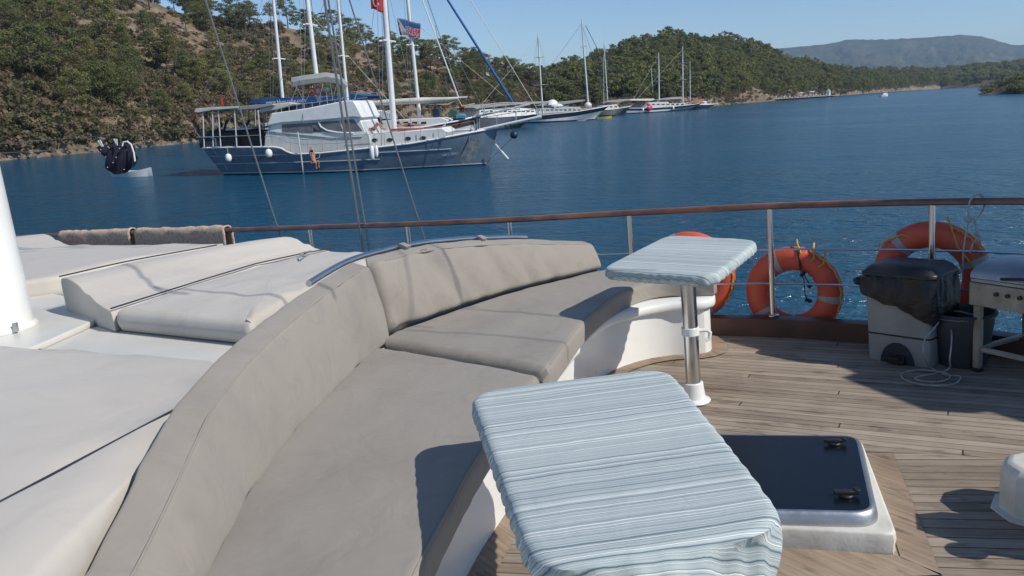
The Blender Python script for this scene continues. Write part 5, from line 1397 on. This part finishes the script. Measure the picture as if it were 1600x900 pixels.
person('person hanging by both arms against the blue hull, legs tucked above the water',
       [(0, 0, 0), (-.04, -.02, .22), (-.08, -.02, .42), (-.09, -.02, .52), (-.09, -.03, .66), (-.20, -.02, .44), (-.26, .0, .66), (-.20, .06, .88), (.06, .0, .44), (-.02, .04, .68), (-.14, .07, .90), (.14, -.22, -.02), (.36, -.18, .10), (.30, -.10, -.28), (-.06, -.24, -.06), (.20, -.3, .02), (.16, -.2, -.34), (.38, -.2, -.34), (.24, -.3, -.40), (-.22, .07, .97), (-.15, .08, .99)],
       [(0, 1), (1, 2), (2, 3), (3, 4), (2, 5), (5, 6), (6, 7), (2, 8), (8, 9), (9, 10), (0, 11), (11, 12), (12, 13), (0, 14), (14, 15), (15, 16), (13, 17), (16, 18), (7, 19), (10, 20)],
       [.14, .13, .12, .055, .10, .065, .045, .035, .065, .045, .035, .085, .065, .045, .085, .065, .045, .035, .035, .035, .035], (hx[0], hx[1], hx[2]+.35), hair=((-.10, -.0, .72), (.105, .11, .10)), trunks=((.03, -.05, -.02), (.17, .17, .13)))
MB().tube([A.at(500, 238, yb), A.at(499, 246, yb+.2), A.at(494, 248, yb+.25), A.at(489, 246, yb+.3)], .02, 5).build('hanging_line', M_rope, rt)
fx = A.at(583, 206, 1.2)
person('person lying on the foredeck of the blue boat with both knees raised',
       [(0, 0, 0), (-.28, 0, .02), (-.50, 0, .06), (-.62, 0, .10), (-.76, 0, .14), (-.45, -.22, .05), (-.25, -.32, .0), (0, -.30, -.02), (-.45, .22, .05), (-.25, .32, .0), (0, .30, -.02), (.20, -.10, .22), (.36, -.12, .46), (.62, -.12, .02), (.22, .12, .20), (.42, .14, .42), (.72, .12, .0), (.80, -.12, .04), (.88, .12, .04), (.1, -.3, -.02), (.1, .3, -.02)],
       [(0, 1), (1, 2), (2, 3), (3, 4), (2, 5), (5, 6), (6, 7), (2, 8), (8, 9), (9, 10), (0, 11), (11, 12), (12, 13), (0, 14), (14, 15), (15, 16), (13, 17), (16, 18), (7, 19), (10, 20)],
       [.13, .12, .12, .05, .10, .06, .045, .035, .06, .045, .035, .085, .065, .045, .085, .065, .045, .035, .035, .03, .03], (fx[0], fx[1], fx[2]+.14), hair=((-.80, 0, .15), (.10, .10, .09)), trunks=((.02, 0, .03), (.16, .2, .12)))
gx_ = A.at(640, 200.5, .8)
person('sunbather stretched out face down on red-brown cushions near the foremast',
       [(0, 0, 0), (-.25, 0, .02), (-.48, 0, .05), (-.60, 0, .12), (-.74, 0, .14), (-.45, -.22, .03), (-.62, -.34, -.02), (-.84, -.2, .0), (-.45, .22, .03), (-.62, .34, -.02), (-.84, .2, .0), (.30, -.10, .02), (.52, -.11, .0), (.90, -.13, .0), (.30, .10, .02), (.52, .11, .0), (.90, .13, .0), (1.0, -.14, -.02), (1.0, .14, -.02)],
       [(0, 1), (1, 2), (2, 3), (3, 4), (2, 5), (5, 6), (6, 7), (2, 8), (8, 9), (9, 10), (0, 11), (11, 12), (12, 13), (0, 14), (14, 15), (15, 16), (13, 17), (16, 18)],
       [.14, .12, .12, .05, .10, .06, .045, .035, .06, .045, .035, .09, .06, .045, .09, .06, .045, .035, .035], (gx_[0], gx_[1], gx_[2]+.2), hair=((-.76, 0, .19), (.10, .10, .09)), trunks=((.02, 0, .03), (.16, .2, .12)))
FRAME[0] = A.M
p = A.at(637, 203, .8); MB().box((p[0], p[1], p[2]+.04), (2.2, .8, .14)).build('deck_cushion', M_red, label='red-brown cushion under the sunbather on the blue boat\'s foredeck', cat='cushion', group='red-brown deck cushions', bevel=.04)
p = A.at(676, 200.5, .4); MB().box((p[0], p[1], p[2]+.03), (1.2, .7, .12)).build('deck_cushion', M_red, label='shorter red-brown cushion nearer the bow of the blue boat', cat='cushion', group='red-brown deck cushions', bevel=.04)
p = A.at(566, 206, .9); MB().box((p[0], p[1], p[2]+.12), (.7, .5, .34)).build('deck_box', pm('straw_basket', (.45, .36, .18), .9, 0, .3, 12), label='straw-coloured box on the blue boat beside the person with raised knees', cat='box', bevel=.03)
FRAME[0] = None

# ---- boats moored behind it
def cover(S, px, yo, mat, name): return S.prism(px, yo, mat, name, bevel=.03)
B = Ship('gulet', 'white and brown sailing boat close behind the blue one, dark blue furled jib', 'boat', (438, 256), (724, 246), 5.2, GUL)
B.sheer([(420, 214), (520, 210), (600, 206), (660, 199), (710, 190), (752, 180)])
B.hull(M_wht); B.band(-.62, -.02, M_brown, 'brown_topside', .2, 1, True)
for side in (-1, 1): MB().tube([B.hp(u, 1.0, side, .02) for u in np.linspace(0, 1, 60)], .06, 8).build('cap_rail', M_wht, B.root)
B.strip(0, 0, .3, .99, M_wht, z=2.05, r=.03)
B.prism([(566, 210), (567, 196), (575, 190), (610, 188), (640, 186), (690, 184), (700, 188), (694, 200)], 1.5, M_wht, 'deckhouse')
B.prism([(562, 190), (561, 173), (583, 172.5), (590, 186), (592, 193)], 1.7, M_wht, 'wheelhouse'); B.prism([(566, 193), (568, 184.5), (592, 183), (598, 194)], 1.72, M_win, 'windscreen', bevel=0)
B.prism([(590, 174), (600, 173), (612, 178), (614, 186), (592, 186)], 1.0, M_gwht, 'hatch_cover')
for px in (621, 634, 648, 662): B.prism([(px-4, 190.5), (px+4, 190), (px+4, 193.6), (px-4, 194)], 1.52, M_win, 'portlight', bevel=0)
b1_ = B.at(565, 160, .0); b2_2 = B.at(722, 153, .0)
B.mast((657, 196), (637, 0), .15, 19, ((.38, 1.0), (.7, .8)), stays=(((812, 170), .5, .012),))
B.mast((547, 200), (528, 0), .13, 16, ((.42, .9), (.75, .7)), stays=(((440, 206), .9, .013),))
MB().tube([B.at(560, 163, .6), B.at(600, 160, .6), B.at(660, 157, .6), B.at(716, 154, .6)], [.10, .22, .24, .10], 12).build('furled_sail', M_ccan, B.root); MB().tube([B.at(556, 160, .6), B.at(730, 152, .6)], .07, 8).build('boom', M_mast, B.root)
B.tube([(660, 0), (717, 154)], .4, .05, M_mast, 'topping_lift'); B.tube([(668, 0), (721, 154)], .4, .028, M_wire, 'topping_lift')
m = MB(); m.tube([B.at(690, -15, 0), B.at(801, 160, 0)], [.085, .11], 8); m.build('furled_jib', M_bcan, B.root)
B.tube([(655, 157), (672, 163), (700, 163), (716, 155), (722, 166), (742, 162)], .6, .04, M_ccan, 'sheet')
B.tube([(680, 40), (690, 90), (704, 165)], .3, .018, M_wire, 'stay'); B.tube([(676, 80), (684, 158)], .3, .016, M_wire, 'stay')
B.tube([(700, 62), (762, 184)], .3, .018, M_wire, 'stay')
m = MB()
ring = [(752, 172), (757, 166), (772, 162), (790, 160.5), (812, 162), (818, 164)]
for yo in (-.8, .8): m.tube([B.at(a, b, yo) for a, b in ring], .05, 6)
for yo in (-.8, .8): m.tube([B.at(a, b+9, yo) for a, b in ring[:5]], .04, 6)
for a, b in ring[1:5]: m.tube([B.at(a, b, -.8), B.at(a, b+9, -.8)], .03, 5); m.tube([B.at(a, b, .8), B.at(a, b+9, .8)], .03, 5)
m.build('pulpit_rail', M_gwht, B.root)
m = MB(); bo2, be2 = np.array(B.at(740, 183, 0)), np.array(B.at(828, 163, 0))
for w in (-.5, .5): m.tube([tuple(bo2+np.array([0, w, 0])), tuple(be2+np.array([0, w*.3, 0]))], .08, 6)
for k in np.linspace(.05, .95, 16): m.box(tuple(bo2+(be2-bo2)*k), (.14, 1-.7*k, .04))
m.build('bowsprit', M_gwht, B.root)
FRAME[0] = B.M
def small_box(px, py, yo, s_, mat, name, lab, cat):
    p = B.at(px, py, yo); m = MB().box((p[0], p[1], p[2]), s_); m.ell((p[0], p[1], p[2]+s_[2]*.5), (s_[0]*.45, s_[1]*.45, s_[2]*.25), 10, 6); m.build(name, mat, label=lab, cat=cat, bevel=.05)
small_box(709, 178, .6, (.6, .5, .55), pm('green_net', (.04, .13, .09), .9, 0, .3, 6), 'net_heap', 'green net heaped on the bow of the brown and white boat', 'net')
small_box(722, 169, .3, (.4, .4, .6), pm('rust_brown_canvas', (.20, .05, .035), .9, 0, .2, 6), 'covered_winch', 'rust-brown covered winch on the bow of the brown and white boat', 'winch')
small_box(720, 182, .9, (.8, .5, .3), pm('light_blue_plastic', (.10, .28, .42), .6, 0, .15, 6), 'plastic_tub', 'light blue tub on the bow of the brown and white boat', 'tub')
small_box(682, 176, .8, (.55, .6, .6), M_navy, 'folded_cover', 'dark folded cover on the brown and white boat beside its foremast', 'cover')
FRAME[0] = None
Cc = Ship('gulet', 'sailing boat under a long bright blue awning, mostly hidden behind the blue hull', 'boat', (360, 247), (610, 240), 5.0, GUL)
Cc.sheer([(350, 214), (430, 212), (520, 206), (600, 200), (640, 194)])
Cc.hull(M_wht)
aw3 = cover(Cc, [(389, 161), (394, 154.5), (430, 153), (500, 150), (506, 153), (500, 158), (470, 163), (430, 163)], 2.0, M_bcan, 'blue_awning')
cover(Cc, [(500, 158), (505, 152), (545, 146), (575, 149.5), (571, 153), (530, 158)], 2.0, M_bcan, 'blue_awning')
for px in (398, 440, 480, 520, 560): Cc.tube([(px, 156), (px+2, 214 if px < 500 else 205)], 1.9, .035, M_gwht, 'awning_post', both=True)
Cc.prism([(410, 212), (414, 192), (500, 186), (530, 192), (530, 206)], 1.6, M_wht, 'deckhouse')
pt = Cc.at(446, 158.5, 2.03); Mx = Matrix.Rotation(math.radians(90), 4, 'X'); Mx.translation = Vector((pt[0], pt[1], pt[2])); text('www.bluecruise.com', .46, M_wht, Mx @ Matrix.Rotation(.018, 4, 'Z'), 'awning_lettering', Cc.root, .01, 1.0)
Cc.mast((446, 200), (427, 0), .16, 20, ((.36, 1.0), (.72, .8)), stays=(((356, 200), .8, .015), ((640, 194), .8, .013)))

def gulet(lab, wa, wb, beam, sh, hullmat, band=None, cabin=None, masts=(), awn=(), extra=None, name='gulet', cab_mat=None, stays=True):
    S = Ship(name, lab, 'boat', wa, wb, beam, GUL); S.sheer(sh); S.hull(hullmat, 26, 8)
    S.band(-.1, .22, M_navy, 'boot_top', n=20)
    if band: S.band(-band[1], -.02, band[0], 'topside_band', 0, 1, True, 24)
    for side in (-1, 1): MB().tube([S.hp(u, 1.0, side, .02) for u in np.linspace(0, 1, 30)], .07, 6).build('cap_rail', M_wht, S.root)
    if cabin:
        S.prism(cabin, beam*.33, cab_mat or M_wht, 'deckhouse')
        xs = [p[0] for p in cabin]; ys = [p[1] for p in cabin]; x0, x1 = min(xs)+2, max(xs)-2; k = max(2, int((x1-x0)/7))
        for i in range(k):
            a = x0+(x1-x0)*(i+.2)/k; b = x0+(x1-x0)*(i+.8)/k; yt = min(ys)+(max(ys)-min(ys))*.32
            S.prism([(a, yt), (b, yt-.1), (b, yt+1.8), (a, yt+1.9)], beam*.33+.02, M_win, 'portlight', bevel=0)
    for bm, tp, r, sp in masts: S.mast(bm, tp, r, None, sp, stays=((sh[-1], .95, .03), (sh[0], .95, .025)) if stays else ())
    for px, yo, mt_ in awn: S.prism(px, yo, mt_, 'awning', bevel=.03)
    # pulpit and stanchions
    m = MB(); P = []
    for u in np.linspace(.1, .98, 12):
        p = S.hp(u, 1, -1, -.1); q = (p[0], p[1], p[2]+.7); m.tube([p, q], .025, 4); P.append(q)
    m.tube(P, .025, 4); m.build('side_rail', M_steel, S.root)
    return S
D2 = gulet('dark grey sailing boat just beyond the two bowsprits', (742, 206), (826, 199), 5.6, [(735, 184), (780, 183), (822, 180), (846, 175)], pm('dark_grey_hull', (.09, .10, .12), .5, 0, .15, 1), None, [(748, 184), (750, 172), (800, 168), (836, 170), (838, 179)], (((848, 172), (840, 53), .13, ((.34, 1.5), (.70, 1.0))),), (([(740, 168), (750, 164), (800, 160), (856, 158), (858, 161), (800, 164), (745, 170)], 1.9, M_gcan),))
p = D2.at(863, 163, .5); FRAME[0] = D2.M
m = MB().ell(p, (1.2, .9, .75), 12, 8).ell((p[0]+1.6, p[1], p[2]-.3), (1.6, .5, .3), 10, 6)
for i, q in enumerate(m.v): e = .25*mn.noise(Vector(q)*1.3); m.v[i] = (q[0]+e, q[1]+e, q[2]+e)
m.build('sail_bundle', M_wht, label='bundled white sail on the boom between the bowsprits and the white hull', cat='sail'); FRAME[0] = None
D = gulet('white hulled sailing boat with a dark sheer band and a tall mast', (820, 193), (936, 187.5), 6.0, [(803, 181), (850, 179.5), (900, 174.5), (930, 170), (953, 165)], M_wht, (M_navy, .85), [(836, 179), (838, 170), (880, 167), (906, 167), (910, 173)], (((919.5, 169), (908.5, 30), .16, ((.28, 1.0), (.70, 1.5))),), (([(846, 165), (860, 161), (900, 157), (914, 155.5), (914, 158), (870, 165)], 2.0, M_gcan), ([(870, 168), (872, 164.5), (888, 164.5), (890, 167.5)], 1.2, M_wht)), cab_mat=M_gwht)
p = D.at(919, 164.5, 0); MB().ell(p, (.75, .6, .6), 10, 8).build('mast_boot', M_wht, D.root)
D.tube([(915, 40), (938, 85)], 0, .07, M_wire, 'stay')
E_ = gulet('green-grey hulled sailing boat between the two larger white ones', (938, 182), (978, 180), 5.0, [(934, 172), (955, 171), (972, 168.5), (987, 165.5)], pm('faded_green_hull', (.17, .19, .17), .6, 0, .2, .8), None, [(942, 172), (943, 165), (964, 163), (968, 169)], (((950, 167), (943.5, 66), .12, ((.30, 1.0), (.72, 1.0))), ((943.5, 168), (943, 85), .06, ()), ), (([(950, 160), (962, 156), (984, 155), (985, 157), (964, 160)], 1.6, M_gcan),))
F_ = gulet('two masted white sailing boat with a dark deck edge', (986, 178), (1088, 171.5), 6.4, [(982, 169), (1010, 169), (1050, 166.5), (1078, 164), (1099, 160.5)], M_wht, (M_navy, .6), [(1008, 169), (1012, 160), (1044, 159), (1046, 162), (1070, 161), (1072, 164)], (((1030, 162), (1029, 82), .17, ((.45, 1.3),)), ((1067, 162), (1066.5, 73), .17, ((.43, 1.5), (.72, 1.2)))), (([(984, 157), (988, 154.5), (1020, 154), (1024, 155), (1018, 157.5)], 2.3, M_ccan), ([(1036, 156), (1046, 153.5), (1066, 151), (1066, 154.5)], 1.6, M_gcan), ([(1086, 161), (1092, 157.5), (1101, 154.5), (1098, 161)], 1.2, pm('terracotta_canvas', (.42, .16, .09), .8, 0, .2, 2))), cab_mat=M_gwht)
M_pink = pm('pink_vinyl', (.60, .06, .16), .5, 0, .2, 2)
FRAME[0] = F_.M; p = F_.at(1015, 168.5, 3.3); m = MB().ell(p, (1.1, .5, .75), 12, 8).ell((p[0]-.6, p[1], p[2]+.9), (.4, .35, .4), 8, 6); m.build('pool_float', M_pink, label='pink inflatable float hung on the side of the two masted boat', cat='float'); FRAME[0] = None
def fend2(S, px, py, lab):
    FRAME[0] = S.M; p = S.at(px, py, S.beam*.5); MB().ell(p, (.28, .28, .55), 8, 6).build('fender', M_fend, label=lab, cat='fender'); FRAME[0] = None
fend2(F_, 1052, 169, 'white fender on the forward side of the two masted boat'); fend2(F_, 1004.5, 171.5, 'white fender near the stern of the two masted boat')
H_ = gulet('dark blue motor boat with a white cabin ahead of the two masted boat', (1092, 170.5), (1116, 168.5), 5, [(1090, 163.5), (1105, 163.5), (1122, 162)], M_navy, None, [(1092, 164), (1096, 158.5), (1103, 158), (1113, 163)], (), (), name='motor_boat')
I_ = gulet('sailing boat half hidden behind the two masted one, only its thin mast clear', (1040, 170), (1100, 167.5), 5, [(1038, 162), (1070, 161), (1104, 159)], M_gwht, None, None, (((1078.5, 162), (1078, 96), .13, ((.4, 1.),)), ((1021, 160), (1017.5, 107), .12, ((.4, 1.2),))), ())
J_ = gulet('small white sailing boat with one thin mast by the end of the jetty', (1128, 163.5), (1139, 163), 3, [(1126, 160.5), (1134, 160.5), (1140.5, 159.5)], M_wht, None, [(1129, 160.5), (1130, 158), (1136, 158), (1137, 160)], (((1134.5, 160), (1134, 118), .10, ((.4, .8),)),), ())
# small craft
def small_craft(name, lab, cat, px, py, L_, w, h, mat, top=None, ang=0.):
    c = WV.az(px, py, 0); FRAME[0] = Matrix.Translation((c[0], c[1]+w/2, 0)) @ Matrix.Rotation(ang, 4, 'Z'); o = thing(name, lab, cat)
    rings = []
    for i in range(17):
        u = i/16.; b = w/2*((1-((u-.4)/.6)**1.9*.97) if u > .4 else (1-abs(u-.4)/.4*.18)); z = h*(1+.9*max(0, u-.5)**1.5*2)
        rings.append([(L_*(u-.5), b, z), (L_*(u-.5), b*.75, -.15), (L_*(u-.5), 0, -.25), (L_*(u-.5), -b*.75, -.15), (L_*(u-.5), -b, z), (L_*(u-.5), -b*.8, z-.03), (L_*(u-.5), 0, z*.35), (L_*(u-.5), b*.8, z-.03)])
    MB().loft(rings).build('hull', mat, o, 50); FRAME[0] = None
    if top: 
        FRAME[0] = None; top(o)
    return o
small_craft('kayak', 'yellow kayak floating beside the green-grey boat', 'kayak', 945, 185.5, 2.9, .9, .32, pm('yellow_plastic', (.62, .46, .05), .5, 0, .1, 3))
def cab(o):
    MB().box((-.3, 0, .95), (2.0, 1.5, .9)).build('cabin', M_wht, o, bevel=.12); MB().box((-.3, 0, 1.9), (2.6, 1.8, .08)).build('sun_top', M_wht, o, bevel=.03)
    for x in (-1.4, .8): MB().tube([(x, .8, .6), (x, .8, 1.9)], .04, 5).tube([(x, -.8, .6), (x, -.8, 1.9)], .04, 5).build('pole', M_steel, o)
small_craft('motorboat', 'small white motorboat alone off the far beach', 'motorboat', 1383, 150.5, 4.6, 2.0, .75, M_wht, cab, .4)
def seats(o):
    for x in (-.5, .4): MB().box((x, 0, .3), (.25, 1.0, .05)).build('bench', M_gwht, o)
    MB().box((-1.35, 0, .45), (.25, .3, .55)).build('outboard', M_navy, o, bevel=.05)
small_craft('dinghy', 'small white dinghy lying under the hanging navy clothes', 'dinghy', 203, 277, 3.0, 1.3, .38, M_gwht, seats, -.25)

# flags high in the rigging
def flag(name, lab, px, Y, mat, S, wave_=.12, stripes=None, grp='flags flown from the masts'):
    """px: four corners top-left, top-right, bottom-right, bottom-left seen in the picture"""
    q = [np.array(S.at(a, b, .3)) for a, b in px]; FRAME[0] = S.M; o = thing(name, lab, 'flag', tuple(q[3]), grp); n = 14; R = []
    def P(u, v): 
        p = q[0]*(1-u)*(1-v)+q[1]*u*(1-v)+q[2]*u*v+q[3]*(1-u)*v; p = p.copy(); p[1] += wave_*math.sin(u*7+v*2)*u; p[2] += .05*math.sin(u*6); return p
    rows = [[tuple(P(i/n, j/8.)) for i in range(n+1)] for j in range(9)]
    f = MB().grid(rows).build('cloth', mat, o, 80); s = f.modifiers.new('thick', 'SOLIDIFY'); s.thickness = .01
    FRAME[0] = None; return o, P
M_fred = pm('red_flag_cloth', (.55, .02, .03), .8, 0, .1, 2)
fo, P_ = flag('national_flag', 'red flag with a white crescent and star at the foremast', [(578, -14), (598, -4), (598, 19), (580, 14)], 0, M_fred, A)
def on_flag(P_, pts, o, name, mat, e=.03):
    m = MB(); n = len(pts); m.add([tuple(P_(u, v)+np.array([0, -e, 0])) for u, v in pts], [tuple(range(n))]); m.build(name, mat, o, 0)
cres = [(.38+.20*math.cos(a), .52+.30*math.sin(a)) for a in np.linspace(.7, 5.6, 20)]+[(.43+.15*math.cos(a), .52+.23*math.sin(a)) for a in np.linspace(5.5, .8, 18)]
for i in range(19):
    a, b = cres[i], cres[i+1]; c, d = cres[37-i] if i < 18 else cres[20], cres[min(37, 38-i)]
m = MB(); K = 18
for i in range(K):
    a0, a1 = .7+(4.9)*i/K, .7+4.9*(i+1)/K
    o_1 = [(.38+.20*math.cos(a), .52+.30*math.sin(a)) for a in (a0, a1)]; i_1 = [(.43+.15*math.cos(a), .52+.23*math.sin(a)) for a in (a0, a1)]
    for e in (-.03,): m.add([tuple(P_(u, v)+np.array([0, e, 0])) for u, v in (o_1[0], o_1[1], i_1[1], i_1[0])], [(0, 1, 2, 3)])
m.build('crescent', M_wht, fo, 0)
st_ = []
for i in range(10):
    a = i*math.pi/5-.3; r_ = .10 if i % 2 == 0 else .04; st_.append((.66+r_*math.cos(a)*.8, .52+r_*1.3*math.sin(a)))
on_flag(P_, st_, fo, 'star', M_wht)
m_ff, nt_, b_ = newmat('blue_white_red_flag'); 
tcn = nt_.nodes.new('ShaderNodeTexCoord'); spn = nt_.nodes.new('ShaderNodeSeparateXYZ'); nt_.links.new(tcn.outputs['Generated'], spn.inputs[0])
rr_ = ramp(nt_, [(.0, (.33, .02, .05)), (.42, (.40, .03, .07)), (.46, (.03, .06, .16)), (.75, (.05, .14, .28)), (1, (.05, .12, .24))], spn.outputs['Z']); nt_.links.new(rr_.outputs[0], b_.inputs['Base Color']); b_.inputs['Roughness'].default_value = .8
f2, P2_ = flag('banner_flag', 'blue and red lettered flag in front of the second mast', [(620, 28.5), (657, 36), (656, 58), (625, 55)], 0, m_ff, B, .10)
M_fw = pm('pinkish_white_cloth', (.66, .56, .62), .8, 0, .1, 3)
on_flag(P2_, [(.0, .0), (.05, .0), (.36, .75), (.34, 1.0), (.26, .95)], f2, 'white_stripe', M_fw); on_flag(P2_, [(.04, .35), (.12, .45), (.24, .98), (.1, .98)], f2, 'white_stripe', M_fw)
for txt, v, sz, mt_ in (('SERVET', .55, .46, M_fw), ('MARINE', .84, .44, M_fw)):
    c = P2_(.64, v); r_ = P2_(.72, v)-P2_(.56, v); Mx = Matrix.Rotation(math.atan2(r_[2], r_[0]), 4, 'Y').inverted() @ Matrix.Rotation(math.radians(90), 4, 'X'); Mx = Matrix.Translation(Vector(c)+Vector((0, -.17, 0))-ORG[f2.name]) @ Mx
    text(txt, sz, mt_, Mx, 'lettering', f2, .004, .72)

# ---- jetty with sun umbrellas
ja = WV.az(1148, 161.5, 0); jb = WV.az(1312, 150.8, 0); jd = (jb-ja)[:2]; jl = np.linalg.norm(jd); jd /= jl; jn = np.array([-jd[1], jd[0]]); jang = math.atan2(jd[1], jd[0])
FRAME[0] = Matrix.Translation((ja[0], ja[1], 0)) @ Matrix.Rotation(jang, 4, 'Z')
jt = thing('jetty', 'long low stone and timber jetty at the foot of the second hill', 'jetty', (jl/2, 0, 0))
M_jet = pm('grey_jetty_boards', (.40, .38, .35), .9, 0, .2, .6)
m = MB().box((jl/2, 1.8, .75), (jl, 3.6, .16)); m.build('deck', M_jet, jt)
m = MB().box((jl/2, 3.2, .3), (jl, .5, 1.0)); m.build('quay_wall', M_rock, jt)
for i in range(int(jl/6)): MB().tube([(3+i*6, .3, -1), (3+i*6, .3, .68)], .14, 6).build('pile', M_navy, jt)
def umb(x, y, lab, mat, grp):
    o = thing('sun_umbrella', lab, 'umbrella', (x, y, .83), grp); MB().tube([(x, y, .83), (x, y, 3.0)], .05, 5).build('pole', M_wht, o)
    MB().lathe([(1.5, 2.6), (1.5, 2.66), (.8, 2.95), (.02, 3.2), (.02, 3.1), (.8, 2.85)], (x, y, 0), 8).build('canopy', mat, o); return o
rr2 = random.Random(4)
for i, f in enumerate((.06, .13, .19, .27, .36, .45, .55, .61, .68, .75, .82)):
    umb(jl*f, 2.2, 'dark folded-out sun umbrella on the jetty' if i != 7 else 'pale sun umbrella on the jetty', M_navy if i not in (7,) else M_ccan, 'dark sun umbrellas along the jetty' if i != 7 else None)
for i in range(16):
    x = jl*(.05+.055*i)+rr2.uniform(-.8, .8); o = thing('sunbed', 'white sunbed in the row along the jetty', 'sunbed', (x, 1.2, .83), 'white sunbeds on the jetty')
    MB().box((x, 1.2, 1.15), (.7, 1.3, .12)).build('seat', M_wht, o); MB().box((x, 1.95, 1.4), (.7, .12, .75)).build('backrest', M_wht, o); MB().box((x-.3, 1.2, .96), (.06, 1.2, .26)).build('leg', M_wht, o); MB().box((x+.3, 1.2, .96), (.06, 1.2, .26)).build('leg', M_wht, o)
x = jl*.70; o = thing('canopy_shelter', 'low white canopy standing on the jetty among the umbrellas', 'shelter', (x, 2.4, .83)); MB().box((x, 2.4, 3.1), (7, 2.6, .3)).build('roof', M_wht, o)
for dx in (-3.2, 3.2): MB().tube([(x+dx, 1.4, .83), (x+dx, 1.4, 3.0)], .08, 5).build('post', M_wht, o)
x = jl*.93; o = thing('hut', 'small white pointed hut at the far end of the jetty', 'hut', (x, 3, .83)); MB().box((x, 3, 1.75), (1.7, 1.7, 1.9)).build('wall', M_wht, o); MB().lathe([(1.4, 2.7), (.1, 4.3)], (x, 3, 0), 4, Matrix.Rotation(.785, 3, 'Z')).build('roof', M_gwht, o, 0); MB().box((x+2.6, 3, 1.7), (1.9, 1.6, 1.8)).build('annex', M_navy, o)
FRAME[0] = None

# ---- mooring lines crossing the left side, with washing pegged on one
def wpt(px, py, Y): return Vector(WV.ay(px, py, Y).tolist())
st0 = Vector((A.M @ Vector(A.at(311, 215, 2.3)))[:]); 
def line(a, b, sag, r, lab):
    P = []; 
    for i in range(25):
        t = i/24.; p = a+(b-a)*t; p.z -= sag*4*t*(1-t); P.append(p)
    MB().tube(P, r, 5).build('mooring_line', M_wire, label=lab, cat='mooring line', group='lines running to the blue boat\'s stern')
line(wpt(-140, 247, 9.5), Vector((A.M @ Vector(A.at(311, 222, 2.3)))[:]), .0, .006, 'lower mooring line with the navy clothes pegged beside it')
line(wpt(-140, 236, 9.5), Vector((A.M @ Vector(A.at(309, 200, 2.3)))[:]), .0, .005, 'upper mooring line above the hanging navy clothes')
Yg = 10.6
g = thing('hanging_clothes', 'navy polka-dotted garment pegged out over the water by two pale pegs', 'clothes', tuple(wpt(185, 274, Yg)))
M_gar = pm('navy_spotted_cloth', (.012, .014, .035), .85, 0, .3, 9, .6, 14)
outl_top = [(148, 231), (156, 227), (165, 226), (178, 225), (190, 225), (199, 223), (206, 227), (211, 236), (215, 247)]
outl_bot = [(151, 233), (160, 240), (166, 252), (168, 264), (176, 271), (187, 272), (199, 268), (210, 259), (213, 250)]
T_ = spl([(a, b, 0) for a, b in outl_top], 30); Bq = spl([(a, b, 0) for a, b in outl_bot], 30)
def gar(sgn):
    rows = []
    for j in range(18):
        v = j/17.; r = []
        for i in range(30):
            p = T_[i]*(1-v)+Bq[i]*v; w = wpt(p[0], p[1], Yg)
            w.y += sgn*(.02+.05*math.sin(math.pi*v))*math.sin(math.pi*i/29.)+.035*math.sin(i*.9+v*2)
            r.append(tuple(w))
        rows.append(r)
    return rows
MB().grid(gar(-1)).grid([r[::-1] for r in gar(1)]).build('cloth', M_gar, g, 80)
m = MB()
for k in range(12):
    i = rnd.randrange(2, 28); v = rnd.uniform(.1, .92); p = T_[i]*(1-v)+Bq[i]*v; w = wpt(p[0], p[1], Yg); w.y += -(.02+.05*math.sin(math.pi*v))*math.sin(math.pi*i/29.)+.035*math.sin(i*.9+v*2)-.012
    m.ell(tuple(w), (.008, .004, .008), 8, 4)
m.build('dots', M_fw, g)
MB().tube([tuple(wpt(a, b, Yg-.1)) for a, b in ((191, 228), (193, 222), (199, 221), (205, 226), (209, 238), (211, 252))], .011, 6).build('white_strap', M_wht, g)
for a, b, c, d in ((153, 220, 160, 229), (156, 219, 161, 229), (178, 217, 183, 227), (182, 217, 183, 227)): MB().tube([tuple(wpt(a, b, Yg-.12)), tuple(wpt(c, d, Yg-.12))], .012, 6).build('peg', M_gwht, g)
